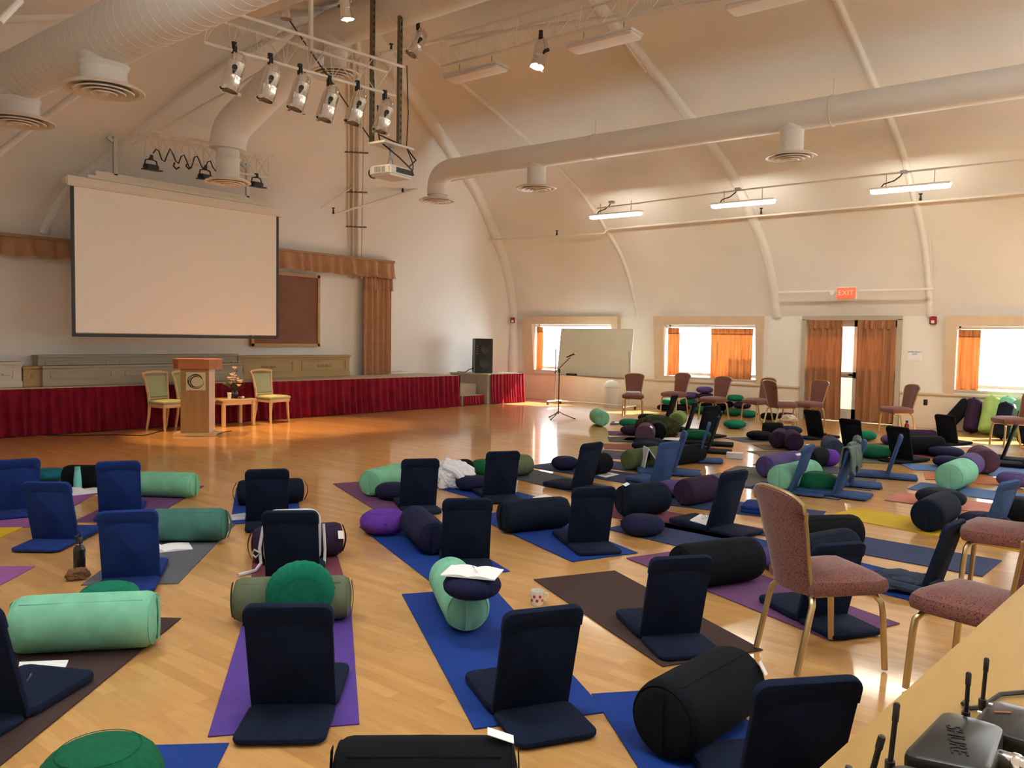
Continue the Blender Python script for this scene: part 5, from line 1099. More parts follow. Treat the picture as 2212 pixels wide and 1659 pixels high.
# ================================================================== BOLSTERS
def bolster(label, A, B, r, col, za=None, zb=None, strap=1, tag_at=None, seam=True, endcap=None, group='bolsters on the floor', ext=None, handles=0, dents=0.012):
    """long cushion between the pixels of its two end centres"""
    a, b = (A if isinstance(A, Vector) else atz(*A, za if za else r)), (B if isinstance(B, Vector) else atz(*B, zb if zb else r))
    d = (b-a); L = ext or d.length; d.normalize(); c = (a+b)/2; m = CF[col]; lift = 0.008
    q = d.to_track_quat('Z', 'Y'); t = thing('bolster', label, 'bolster', (c.x, c.y, c.z+lift), 0, group); M = q.to_matrix().to_4x4(); sd = hash_(label); rr = random.Random(sd)
    h = L/2; cr = min(0.055, r*0.42); prof = [(0, -h), (r*0.35, -h-0.004), (r-cr, -h+0.003)]
    for k in range(1, 5): an = PI/2*k/4; prof.append((r-cr+cr*math.sin(an), -h+0.003+cr*(1-math.cos(an))))
    nm = 8
    for k in range(1, nm): s = k/nm; prof.append((r*(1+0.012*math.sin(PI*s)+rr.uniform(-dents, dents)*0.5), -h+cr+(2*h-2*cr)*s))
    for k in range(0, 5): an = PI/2*k/4; prof.append((r-cr+cr*math.cos(an), h-0.003-cr*(1-math.sin(an))))
    prof += [(r*0.35, h+0.004), (0, h)]
    ph = rr.uniform(0, 6)
    bm = bm_new(); lathe(bm, prof, 36, M, lambda th, i: 1+dents*0.6*math.sin(3*th+ph+i*0.3)+dents*0.35*math.sin(7*th+i*0.9+ph)); body = obj('body', bm, m, t)
    for p in body.data.polygons: p.use_smooth = True
    # piping round both ends, long seam, end straps
    for s in (-1, 1):
        bm = bm_new(); rp = r-cr*0.30; zz = s*(h-cr*0.30); tube(bm, [M @ Vector((rp*1.003*math.cos(2*PI*k/28), rp*1.003*math.sin(2*PI*k/28), zz)) for k in range(28)], 0.0035, 5, closed=True); obj('end_piping', bm, m, t)
    if seam:
        inv = M.to_3x3().inverted(); v = inv @ Vector((-0.5*fw.x, -0.5*fw.y, 0.8)); an = math.atan2(v.y, v.x)
        bm = bm_new(); tube(bm, [M @ Vector((r*1.004*math.cos(an), r*1.004*math.sin(an), -h+cr+(2*h-2*cr)*k/12)) for k in range(13)], 0.003, 5); obj('long_seam', bm, m, t)
    if strap:
        for s in (-1, 1):
            bm = bm_new(); k2 = 1.0+handles*1.0
            pts = [M @ Vector((0.0, (-1+2*k/10)*r*0.80, s*(h+0.004+(0.004+0.03*handles)*math.sin(PI*k/10)))) for k in range(11)]
            for w in (0,):
                A0 = []; B0 = []; wv = M.to_3x3() @ Vector((0.018, 0, 0)); nv = M.to_3x3() @ Vector((0, 0, s*0.004))
                for p in pts: A0.append((bm.verts.new(p-wv), bm.verts.new(p+wv), bm.verts.new(p+wv+nv), bm.verts.new(p-wv+nv)))
                for x, y in zip(A0, A0[1:]):
                    for k in range(4): bm.faces.new((x[k], x[(k+1) % 4], y[(k+1) % 4], y[k]))
                bm.faces.new(A0[0]); bm.faces.new(A0[-1][::-1])
            obj('end_strap', bm, m, t)
    if tag_at:
        p = tag_at; wpt = atd(p[0], p[1], p[2]) if len(p) == 3 else None
        s, an, L2 = p[3:] if len(p) > 3 else (1, 0, 0.06)
    return t, M, r, h
def hash_(s): return sum((i+1)*ord(ch) for i, ch in enumerate(s))
def care_tag(bt, s, an, L=0.07, w=0.045, out=0.02):
    """white label sewn at end s (+1/-1), at angle an round the axis"""
    t, M, r, h = bt; bm = bm_new(); rad = Vector((math.cos(an), math.sin(an), 0)); tan = Vector((-rad.y, rad.x, 0))
    rows = []
    for k in range(4): 
        c = rad*(r*(0.99)+out*k/3+0.003)+Vector((0, 0, s*(h-0.03-L*(k/3)*0.9+0.02)))
        rows.append([bm.verts.new(M @ (c-tan*w/2)), bm.verts.new(M @ (c+tan*w/2)), bm.verts.new(M @ (c+tan*w/2+rad*0.002)), bm.verts.new(M @ (c-tan*w/2+rad*0.002))])
    for x, y in zip(rows, rows[1:]):
        for k in range(4): bm.faces.new((x[k], x[(k+1) % 4], y[(k+1) % 4], y[k]))
    bm.faces.new(rows[0]); bm.faces.new(rows[-1][::-1]); o = obj('care_tag', bm, PAPER, t); o['label'] = 'white care tag'
def towards(bt, v):
    t, M, r, h = bt; w = M.to_3x3().inverted() @ Vector(v); return math.atan2(w.y, w.x)
toC = Vector((-fw.x, -fw.y, 0)); toR = Vector((r0.x, r0.y, 0))
bolster('long mint green bolster lying across the brown mat at lower left', (28, 1353), (340, 1338), 0.145, 'mint')
bolster('moss green bolster under the upright emerald cushion', (505, 1298), (757, 1292), 0.125, 'moss', handles=0.2)
BN = bolster('mint green bolster pointing at the camera under a cushion with notebook', (1012, 1323), (968, 1244), 0.132, 'mint')
bt = bolster('large black bolster lying on the bright blue mat at bottom right', (1452, 1550), (1572, 1480), 0.155, 'black', ext=0.62); care_tag(bt, 1, towards(bt, toR+Vector((0, 0, 0.5))), 0.06, 0.06)
a, b = atz(715, 1690, 0.15), atz(1120, 1690, 0.15); bt = bolster('black bolster cut off at the bottom edge, white tag on top', a, b, 0.14, 'black', ext=0.62); care_tag(bt, 1, towards(bt, Vector((0, 0, 1))), 0.10, 0.055, 0.03)
bt = bolster('dark plum bolster behind the white backpack, white tag at right', (545, 1180), (738, 1164), 0.125, 'plum', handles=0.7); care_tag(bt, 1, towards(bt, toC*1.5+Vector((0, 0, 0.6))), 0.05, 0.06)
bolster('dark ink bolster with looped handles behind a floor chair', (512, 1066), (656, 1060), 0.12, 'ink', handles=1.0)
bolster('mint green bolster at rear left on the dusty purple mat', (300, 1046), (424, 1050), 0.125, 'sage')
bolster('teal green bolster lying behind the royal blue floor chair and open book', (325, 1136), (490, 1135), 0.13, 'teal', handles=0.8)
bolster('black bolster behind the turquoise bottle', (140, 1030), (235, 1031), 0.12, 'black')
bolster('dark bolster half hidden behind the leftmost royal blue floor chair', (10, 1026), (78, 1022), 0.11, 'ink')
bolster('mint green bolster on dusty purple mat pointing left of the white jacket', (796, 1046), (866, 1028), 0.14, 'sage')
bolster('navy bolster behind the bright purple cushion, pointing at the camera', (938, 1166), (893, 1124), 0.13, 'navy')
bolster('dark ink bolster lying across the blue mat in mid room', (1082, 1119), (1222, 1106), 0.135, 'ink', handles=0.5)
bolster('black bolster end behind the white jacket', (985, 1017), (1016, 1014), 0.12, 'black')
bolster('moss green bolster right of the emerald cushion behind a floor chair', (1095, 1009), (1143, 1004), 0.125, 'moss')
bolster('black bolster behind the floor chair with small tag', (1275, 1006), (1310, 1000), 0.13, 'black')
bolster('olive bolster with a newspaper leaning on it', (1354, 995), (1425, 985), 0.13, 'olive')
bt = bolster('black bolster with white tag lying on the maroon mat', (1342, 1084), (1434, 1075), 0.15, 'ink'); care_tag(bt, -1, towards(bt, Vector((0, 0, 1))+toC*0.2), 0.05, 0.05)
bolster('dark plum bolster right of the black bolster with white tag', (1474, 1066), (1542, 1053), 0.135, 'plum')
bt = bolster('black bolster lying on the purple mat behind the brown mat', (1466, 1228), (1628, 1206), 0.15, 'black')
bolster('black bolster behind the back of the nearest rust chair', (1690, 1156), (1840, 1150), 0.14, 'black', ext=0.72)
bolster('second black bolster leaning against the one behind the rust chair', (1745, 1196), (1820, 1180), 0.13, 'ink', ext=0.6)
bolster('black bolster with round end facing the camera on the yellow mat', (2000, 1117), (2044, 1094), 0.145, 'ink')
bolster('mint green bolster with round end facing the camera on blue mat', (2049, 1033), (2084, 1018), 0.16, 'mint', seam=False)
bolster('violet bolster directly behind the mint one facing the camera', (2082, 1013), (2102, 1002), 0.145, 'violet')
bolster('brown purple bolster with black end at the right', (2136, 1002), (2110, 984), 0.16, 'brownp', ext=0.6)
bolster('black bolster lying level right of the charcoal floor chair', (1952, 962), (2036, 963), 0.14, 'black')
bolster('dark plum bolster behind the level black one right of the door', (1956, 944), (2020, 945), 0.12, 'plum')
bolster('violet bolster with black round end by the grey green mat', (1650, 1010), (1722, 996), 0.135, 'violet')
bolster('pale mint bolster behind the rust chair back and green cushion', (1680, 1036), (1755, 1020), 0.15, 'mint')
bolster('dark plum bolster propped up at a slant among the far pair', (1676, 954), (1690, 940), 0.135, 'plum', ext=0.6)
bolster('dark plum bolster with round end facing the camera in the far pair', (1719, 958), (1706, 944), 0.14, 'plum', ext=0.62)
bolster('black bolster behind the dark cushion beside the slanting one', (1648, 926), (1690, 927), 0.11, 'black')
bolster('slate blue bolster beside the small red bottle', (1806, 972), (1789, 958), 0.13, 'slate', ext=0.6)
bolster('black bolster behind the violet one near the purple cushion', (1742, 992), (1778, 986), 0.13, 'black')
bolster('pale mint bolster alone on the floor near the microphone stand', (1306, 908), (1284, 896), 0.15, 'mint', ext=0.65)
bolster('round olive bolster end beside black edge-on floor chairs', (1457, 911), (1470, 902), 0.15, 'fern', ext=0.62)
bt = bolster('plum topped bolster with white tag in the far cushion heap', (1392, 942), (1396, 932), 0.155, 'brownp', ext=0.6); care_tag(bt, -1, towards(bt, Vector((0, 0, 1))+toR*0.8), 0.05, 0.05)
bolster('black bolster end under the dark olive blanket', (1420, 936), (1420, 924), 0.15, 'black', ext=0.6)
bolster('black bolster behind the edge-on blue floor chair', (1465, 984), (1500, 980), 0.125, 'black', ext=0.62)
# bolsters leaning upright against the window wall
def upright(label, px, py, tpx, tpy, r, col, x=17.35, lean=0.28, L=0.72):
    b = atz(px, py); b = b*min(1.0, (17.55)/b.x); d2 = atx(tpx, tpy, min(17.95-r, b.x+lean))
    bt = bolster(label, Vector((b.x, b.y, 0.04)), Vector((d2.x-0.02, d2.y, d2.z-0.02)), r, col, group='bolsters leaning on the window wall', handles=0.0); return bt
upright('black bolster tilted far over at left of the leaning row', 2038, 926, 2092, 866, 0.125, 'black')
upright('dark plum bolster upright in the leaning row, left of the lime one', 2096, 936, 2106, 862, 0.135, 'plum')
upright('lime green bolster upright in the leaning row by the wall', 2128, 940, 2146, 857, 0.135, 'lime')
upright('pale mint bolster upright behind the navy one in the leaning row', 2170, 935, 2178, 858, 0.135, 'mint')
bt = upright('navy bolster with white tag upright in front of the leaning row', 2160, 950, 2176, 871, 0.13, 'ink'); care_tag(bt, 1, towards(bt, toC+toR*0.5), 0.08, 0.07, 0.03)
upright('mint bolster upright at the right end of the leaning row', 2206, 950, 2206, 865, 0.13, 'sage')
upright('black bolster upright at the right edge behind the banquet chair', 2214, 962, 2216, 885, 0.12, 'black')
# ================================================================== ROUND CUSHIONS
def make_zafu():
    t = thing('meditation_cushion', 'x', 'cushion', (0, 0, 0)); n = 96
    prof = [(0, 0.0)]+[(math.cos(a)**0.55 if math.cos(a) > 1e-3 else 0.0, 0.5+0.5*math.sin(a)) for a in [(-PI/2)+PI*k/14 for k in range(1, 14)]]+[(0, 1.0)]
    prof = [(r, z) for r, z in prof]
    bm = bm_new(); lathe(bm, prof, n, None, lambda th, i: 1+0.022*max(0, math.sin(PI*i/14))*abs(math.sin(12*th))); o = obj('pleated_body', bm, CF['navy'], t)
    for p in o.data.polygons: p.use_smooth = True
    for z, rr in ((0.957, 0.66), (0.043, 0.66)):
        bm = bm_new(); tube(bm, [(rr*math.cos(2*PI*k/32), rr*math.sin(2*PI*k/32), z) for k in range(32)], 0.006, 5, closed=True); obj('seam_piping', bm, CF['navy'], t)
    bm = bm_new(); M = Matrix.Identity(4)
    tube(bm, [(0.97, -0.10, 0.60), (1.06, 0.0, 0.62), (0.97, 0.10, 0.60)], 0.018, 5); obj('carry_loop', bm, CF['navy'], t)
    return t
Z0 = make_zafu(); _zu = [False]
def cushion(label, loc, r, h, col, rot=None, group='round meditation cushions'):
    o = Z0 if not _zu[0] else dup(Z0); _zu[0] = True
    o.location = loc; o.scale = (r, r, h); o.rotation_euler = rot if rot else (0, 0, hash_(label) % 6); tag(o, label, 'cushion', group)
    for ch in o.children: setmat(ch, CF[col])
    return o
def cz(label, px, py, col, r=0.18, h=0.17, z=0.0):
    p = atz(px, py, z+h/2)
    if p.x > 17.74: p = p*(17.74/p.x)
    return cushion(label, (p.x, p.y, z+0.008), r, h, col)
cz('bright purple cushion at the far corner of the blue mat', 830, 1128, 'purple', 0.20, 0.19)
# emerald cushion standing on edge against the moss bolster
p = atz(667, 1272, 0.20); cushion('emerald green cushion standing upright against the moss bolster', Vector((p.x, p.y, 0.20))+Vector((-fw.x, -fw.y, 0))*0.17, 0.188, 0.14, 'green', (math.radians(-80), 0, math.atan2(r0.y, r0.x)+math.radians(19)))
bb = BN[0].location
p = atz(1020, 1263, 0.33); ZN = cushion('navy cushion on the mint bolster with an open notebook on it', (p.x, p.y, 0.268), 0.155, 0.125, 'navy')
cz('navy cushion alone on bare floor beside the maroon mat', 1388, 1135, 'navy', 0.185, 0.16)
cz('navy cushion in front of the mint bolster on dusty purple mat', 848, 1062, 'navy', 0.175, 0.16)
cz('navy cushion in front of the white jacket', 1022, 1044, 'navy', 0.19, 0.15)
cz('emerald cushion beside the black bolster behind the white jacket', 1046, 1010, 'forest', 0.17, 0.18)
cz('navy cushion left of the floor chair with the small tag', 1220, 1001, 'navy', 0.17, 0.16)
cz('emerald cushion in the far heap nearest the pale mint bolster', 1361, 914, 'green', 0.20, 0.14, 0.06)
cz('dark cushion under the emerald one in the far heap', 1365, 930, 'plum', 0.20, 0.15)
cz('emerald cushion on top of the dark blanket heap', 1417, 904, 'green', 0.20, 0.12, 0.12)
cz('black cushion at back of the dark blanket heap', 1400, 903, 'black', 0.20, 0.15, 0.05)
cz('emerald cushion in front of the edge-on floor chairs', 1506, 941, 'forest', 0.23, 0.17, 0.02)
cz('emerald cushion alone on the floor in front of the cushion pile', 1587, 917, 'green', 0.21, 0.15)
cz('navy cushion in the far group below the plum topped bolster', 1402, 955, 'navy', 0.24, 0.12)
cz('ink cushion behind the newspaper and blue floor chair', 1398, 964, 'ink', 0.23, 0.13)
cz('small black cushion by the grey blue mat', 1641, 941, 'black', 0.22, 0.14)
cz('emerald cushion right of the narrow black floor chair', 1868, 941, 'green', 0.19, 0.16)
cz('emerald cushion left of the thin bright blue floor chair', 1890, 976, 'forest', 0.235, 0.19)
cz('emerald cushion between the mint bolster and the draped jacket', 1763, 1041, 'forest', 0.235, 0.21)
cz('navy cushion on the dull pink mat right of the black bolster', 2043, 977, 'navy', 0.24, 0.15)
cz('dark navy cushion left of the violet bolster at right', 2048, 998, 'navy', 0.19, 0.14)
cz('dark navy cushion behind the black bolster on the salmon mat', 2032, 1076, 'ink', 0.235, 0.17)
cz('navy cushion behind the washed navy floor chair at right', 2128, 1130, 'navy', 0.215, 0.16)
cz('black cushion left of the far rust chair back', 2196, 1100, 'black', 0.20, 0.22)
cz('dark purple cushion beside the rust chair at the right edge', 2188, 1037, 'violet', 0.17, 0.17)
cz('purple cushion beside the black bolster and draped jacket', 1786, 989, 'purple', 0.165, 0.22)
cz('purple cushion left of the level black bolster', 1928, 951, 'violet', 0.18, 0.16)
cz('blue cushion behind the black bolster near the slate one', 1765, 983, 'slate', 0.2, 0.2)
cz('navy cushion under the pale sun hat', 1708, 930, 'navy', 0.20, 0.14)
cz('violet cushion between the black and plum bolsters', 1458, 1056, 'violet', 0.18, 0.16)
cz('dark cushion behind the rust chair on the navy mat', 1688, 1208, 'violet', 0.17, 0.15)
cz('teal blue cushion behind the leftmost royal blue floor chairs', 104, 1026, 'aqua', 0.19, 0.12)
cz('emerald cushion mostly hidden behind the long mint bolster', 235, 1290, 'green', 0.17, 0.14)
p = atz(215, 1690, 0.15); cushion('dark green cushion cut off at the bottom left', (p.x, p.y, 0.01), 0.20, 0.27, 'forest')
# pile of spare cushions along the window wall: three levels
pile = [(1437, 884, 0, 'black', 'at the left end'), (1472, 884, 0, 'plum', 'second from the left end'), (1515, 889, 0, 'forest', 'third from the left end'), (1552, 889, 0, 'black', 'in the middle'), (1583, 894, 0, 'forest', 'right of the middle'), (1617, 898, 0, 'green', 'below the fourth banquet chair'), (1662, 903, 0, 'black', 'behind the chair with a paper'), (1698, 903, 0, 'plum', 'at the right end')]
for px, py, lv, col, w in pile: cz('%s cushion in the bottom layer of the wall pile, %s' % ({'black': 'black', 'plum': 'dark plum', 'forest': 'dark green', 'green': 'emerald'}[col], w), px, py-3, col, 0.19, 0.15)
def pz(label, px, py, lv, col):
    z = 0.15*lv+0.004*lv; p = atz(px, py, z+0.07); p = O+(p-O)*1.0; b = atz(px, 889 if px < 1570 else 893, 0.0)
    b = b*min(1.0, 17.72/b.x); d = ray(px, py); k = math.hypot(b.x, b.y)/math.hypot(d.x, d.y); cushion(label, (O.x+d.x*k, O.y+d.y*k, z), 0.19, 0.15, col)
pz('emerald cushion on second layer at left end of the wall pile', 1447, 872, 1, 'green'); pz('dark green cushion on second layer beside the left one of the wall pile', 1486, 872, 1, 'green'); pz('black cushion on second layer in middle of the wall pile', 1527, 873, 1, 'black')
pz('black cushion on second layer right of middle of the wall pile', 1566, 873, 1, 'black'); pz('plum cushion on second layer near the green one of the wall pile', 1603, 876, 1, 'plum')
pz('violet cushion on third layer at left of the wall pile', 1491, 858, 2, 'violet'); pz('violet cushion topmost on the wall pile', 1522, 847, 3, 'violet'); pz('plum cushion under the topmost violet one on the wall pile', 1524, 860, 2, 'plum')
pz('emerald cushion on third layer at right of the wall pile', 1588, 863, 2, 'green')
from mathutils import noise
# ================================================================== SMALL THINGS ON THE FLOOR
def bottle(label, px, py, r, h, body, cap, capname='cap', neck=True, loop=False):
    p = atz(px, py); t = thing('water_bottle', label, 'bottle', (p.x, p.y, 0.001), 0.4)
    bm = bm_new(); lathe(bm, [(0, 0), (r*0.94, 0), (r, r*0.12), (r, h*0.62), (r*0.92, h*0.68), (r*0.5, h*0.75), (r*0.48, h*0.80), (0, h*0.80)] if neck else [(0, 0), (r*0.85, 0), (r, 0.02), (r*0.95, h*0.5), (r*0.72, h*0.86), (0, h*0.86)], 22); obj('flask', bm, body, t)
    bm = bm_new(); lathe(bm, [(0, h*0.79), (r*0.56, h*0.79), (r*0.56, h*0.92), (r*0.4, h*0.95), (0, h*0.95)] if neck else [(0, h*0.855), (r*0.74, h*0.855), (r*0.68, h), (0, h)], 18); c = obj(capname, bm, cap, t)
    if neck:
        bm = bm_new(); lathe(bm, [(r*0.5, h*0.755), (r*0.585, h*0.757), (r*0.585, h*0.785), (r*0.5, h*0.787)], 18); obj('steel_ring', bm, CHROME, t)
    if loop:
        bm = bm_new(); tube(bm, [(-r*0.5, 0, h*0.93), (-r*0.9, 0, h*0.98), (-r*0.2, 0, h*1.0), (r*0.25, 0, h*0.95), (r*0.3, 0, h*1.07), (r*0.1, 0, h*1.08)], r*0.16, 6); obj('flip_spout', bm, cap, c)
        bm = bm_new(); box(bm, (r*0.5, -r*0.88, h*0.5), (r*0.5, 0.003, h*0.14), R(0.5, 'Z')); obj('label_print', bm, GREYMETAL, t)
    return t
bottle('black steel bottle with flip cap on floor beside grey mat', 172, 1240, 0.038, 0.27, mat('black_enamel', (0.012, 0.012, 0.014), 0.25), BLACK, loop=True)
bottle('turquoise tapered bottle on the magenta mat', 168, 1062, 0.040, 0.26, mat('turquoise_steel', (0.16, 0.55, 0.52), 0.35), mat('turquoise_cap', (0.10, 0.42, 0.40), 0.4), neck=False)
bottle('small red bottle with black cap beside slate blue bolster', 1782, 966, 0.038, 0.24, mat('red_steel', (0.25, 0.02, 0.015), 0.35), BLACK)
bottle('red bottle under the sunlit banquet chair by the door', 1958, 938, 0.042, 0.27, mat('red_steel', (0.25, 0.02, 0.015), 0.35), BLACK)
def crumple(name, label, cat, px, py, sx, sy, h, m, seed, n=26, am=1.0):
    """a soft heap of cloth lying on the floor"""
    p = atz(px, py); t = thing(name, label, cat, (p.x, p.y, 0.008), rightang(px)); rr = random.Random(seed); ph = [rr.uniform(0, 6) for _ in range(8)]
    bm = bm_new(); bmesh.ops.create_icosphere(bm, subdivisions=5, radius=1.0)
    off = Vector((seed*3.7, seed*1.9, seed*0.7))
    for v in bm.verts:
        q = v.co.copy(); a = noise.noise(q*1.3+off); b = abs(noise.noise(q*2.2+off*1.7)); c2 = abs(noise.noise(q*4.5+off*0.6)); k = 1+am*(0.26*a-0.30*(0.3-b)-0.16*(0.25-c2))
        q = q*k; v.co = Vector((q.x*sx, q.y*sy, max(0.0, (q.z+0.55)/1.55*h) if q.z > -0.55 else 0.0))
    o = obj('cloth', bm, m, t)
    for q in o.data.polygons: q.use_smooth = True
    return t
t = crumple('white_jacket', 'crumpled white jacket heaped beside a navy floor chair', 'jacket', 982, 1052, 0.23, 0.20, 0.30, mat('white_nylon', (0.74, 0.75, 0.82), 0.6, bump=0.5, bscale=22), 3)
bm = bm_new(); tube(bm, [(-0.12, -0.12, 0.24), (0.0, -0.17, 0.20), (0.10, -0.20, 0.10), (0.17, -0.19, 0.03)], [0.035, 0.045, 0.04, 0.025], 8); obj('sleeve', bm, MT['white_nylon'], t)
t = crumple('scarf', 'small brown knotted scarf at the foot of the black bottle', 'scarf', 167, 1252, 0.075, 0.05, 0.075, mat('brown_wool', (0.16, 0.075, 0.03), 0.9), 9, 14); bm = bm_new(); tube(bm, [(-0.03, -0.03, 0.05), (0.02, -0.045, 0.06), (0.05, -0.03, 0.04)], 0.014, 6); obj('twisted_end', bm, MT['brown_wool'], t)
t = crumple('blanket', 'dark olive fleece blanket heaped over bolsters in far group', 'blanket', 1420, 941, 0.40, 0.30, 0.36, CF['camo'], 5, 22, 0.35)
bm = bm_new(); tube(bm, [(-0.30, -0.18, 0.10), (-0.16, -0.22, 0.20), (0.04, -0.24, 0.24), (0.22, -0.22, 0.16), (0.34, -0.16, 0.04)], 0.02, 6); obj('hem', bm, CF['camo'], t)
t = crumple('sweater', 'dark slate sweater crumpled behind the blue floor chair at right', 'sweater', 1955, 1272, 0.26, 0.2, 0.11, CF['slate'], 6, 18); bm = bm_new(); tube(bm, [(-0.2, -0.1, 0.05), (-0.05, -0.18, 0.06), (0.12, -0.19, 0.04)], 0.03, 8); obj('sleeve', bm, CF['slate'], t)
t = crumple('sun_hat', 'pale knitted hat lying on the navy cushion near the banquet chairs', 'hat', 1704, 926, 0.15, 0.12, 0.13, mat('cream_knit', (0.62, 0.52, 0.40), 0.95), 8, 14); t.location.z = 0.15; bm = bm_new(); tube(bm, [(0.13*math.cos(2*PI*k/20), 0.105*math.sin(2*PI*k/20), 0.02) for k in range(20)], 0.014, 6, closed=True); obj('rolled_brim', bm, MT['cream_knit'], t)
# jacket draped over a floor chair back
cj = FCJ.location; an = FCJ.rotation_euler[2]+PI/2; fd = Vector((math.cos(an), math.sin(an), 0)); sd = Vector((-fd.y, fd.x, 0)); cj = cj-fd*0.088
t = thing('draped_jacket', 'grey green jacket draped over the top of a dark blue floor chair', 'jacket', (cj.x, cj.y, 0.045), 0); JM = mat('grey_green_cloth', (0.075, 0.115, 0.10), 0.9, bump=0.3, bscale=60, var=0.3, vscale=8)
bm = bm_new(); n = 16; A, B = [], []
for k in range(n+1):
    u = -0.23+0.46*k/n; w = 0.012*math.sin(k*1.4)
    prof = [(-0.10+w, 0.26+0.05*math.sin(k*0.9)), (-0.095+w, 0.40), (-0.078, 0.495), (-0.05, 0.518), (-0.018, 0.505), (0.0+w, 0.42), (0.005+w, 0.30+0.04*math.cos(k*0.7))]
    A.append([bm.verts.new(sd*u+fd*(x)+Vector((0, 0, z))) for x, z in prof]); B.append([bm.verts.new(sd*u+fd*(x*1.0-0.012*(1 if x < -0.04 else -1))+Vector((0, 0, z+(0.012 if z > 0.48 else 0)))) for x, z in prof])
for G, s in ((A, 1), (B, -1)):
    for a, b in zip(G, G[1:]):
        for k in range(6): bm.faces.new((a[k], a[k+1], b[k+1], b[k]) if s > 0 else (a[k], b[k], b[k+1], a[k+1]))
for k in range(6):
    for e in (0, n): bm.faces.new((A[e][k], A[e][k+1], B[e][k+1], B[e][k]))
for i in range(n):
    for e in (0, 6): bm.faces.new((A[i][e], A[i+1][e], B[i+1][e], B[i][e]))
obj('body', bm, JM, t)
bm = bm_new(); tube(bm, [sd*-0.20+fd*-0.05+Vector((0, 0, 0.53)), sd*-0.30+fd*-0.03+Vector((0, 0, 0.56)), sd*-0.36+fd*0.0+Vector((0, 0, 0.50)), sd*-0.34+fd*0.02+Vector((0, 0, 0.42))], [0.04, 0.05, 0.045, 0.03], 8); obj('sleeve', bm, JM, t)
bm = bm_new(); tube(bm, [sd*-0.1+fd*-0.055+Vector((0, 0, 0.535)), sd*0.02+fd*-0.05+Vector((0, 0, 0.545)), sd*0.14+fd*-0.05+Vector((0, 0, 0.535))], 0.022, 8); obj('collar', bm, JM, t)
# backpack behind a floor chair
p = atz(640, 1238); t = thing('backpack', 'pale grey backpack leaning between a floor chair and plum bolster', 'backpack', atz(632, 1222)+Vector((0, 0, 0.008)), rightang(630)); BP = mat('pale_canvas', (0.52, 0.52, 0.55), 0.85)
bm = bm_new(); slab(bm, rrect(0.40, 0.40, 0.09), 0.13, 0.035, T(0, 0.07, 0.0) @ R(PI/2, 'X')); obj('bag', bm, BP, t)
bm = bm_new(); tube(bm, [(-0.2, -0.05, 0.30), (-0.225, -0.07, 0.15), (-0.215, -0.10, 0.05), (-0.25, -0.14, 0.012), (-0.36, -0.22, 0.008)], [0.012]*5, 6); obj('shoulder_strap', bm, BP, t)
bm = bm_new(); tube(bm, [(-0.22, -0.09, 0.12), (-0.26, -0.09, 0.145), (-0.275, -0.09, 0.115), (-0.25, -0.09, 0.09)], 0.009, 6, closed=True); obj('buckle', bm, GREYMETAL, t)
bm = bm_new(); tube(bm, [(0.215, -0.05, 0.30), (0.225, -0.08, 0.12), (0.22, -0.10, 0.02)], 0.011, 6); obj('side_strap', bm, BP, t)
# papers and books
def paper(label, pts, z=0.009, name='paper_sheet', cat='paper', th=0.004, m=None, extra=None):
    q = [atz(px, py, z) for px, py in pts]; c = sum(q, Vector())/len(q); t = thing(name, label, cat, (c.x, c.y, z)); bm = bm_new(); prism(bm, [((v-c).x, (v-c).y) for v in q], 0, th); obj('sheet', bm, m or PAPER, t, False)
    if extra:
        for nm, pp, mm in extra:
            w = [atz(px, py, z)-c for px, py in pp]; bm = bm_new(); prism(bm, [(v.x, v.y) for v in w], th, th+0.0012); obj(nm, bm, mm, t, False)
    return t
INKG = mat('printed_grey', (0.42, 0.42, 0.48), 0.8); INKY = mat('printed_ochre', (0.60, 0.48, 0.20), 0.8); INKD = mat('printed_dark', (0.10, 0.10, 0.12), 0.8)
paper('open magazine with ochre picture on brown mat behind left floor chair', [(42, 1432), (148, 1428), (124, 1482), (60, 1480), (36, 1470)], 0.05, 'magazine', 'magazine', 0.006, None, [('grey_text_block', [(50, 1438), (96, 1439), (92, 1449), (46, 1448)], INKG), ('ochre_picture', [(52, 1454), (104, 1453), (98, 1476), (54, 1476)], INKY), ('dark_picture', [(60, 1460), (79, 1461), (72, 1473), (57, 1472)], INKD)])
def rod(label, a, b, z0, m, r=0.004, name='pen'):
    p, q = atz(*a, z0), atz(*b, z0); t = thing(name, label, 'pen', p); v = q-p; bm = bm_new(); tube(bm, [Vector(), v*0.12, v*0.95, v], [r*0.3, r, r, r*0.7], 8); obj('barrel', bm, m, t); bm = bm_new(); tube(bm, [v*0.6+Vector((0, 0, r)), v*0.95+Vector((0, 0, r*1.4))], r*0.35, 5); obj('clip', bm, GREYMETAL, t); return t
rod('dark blue pen lying on the open magazine', (58, 1472), (68, 1457), 0.0635, mat('pen_blue', (0.03, 0.05, 0.14), 0.4), 0.005)
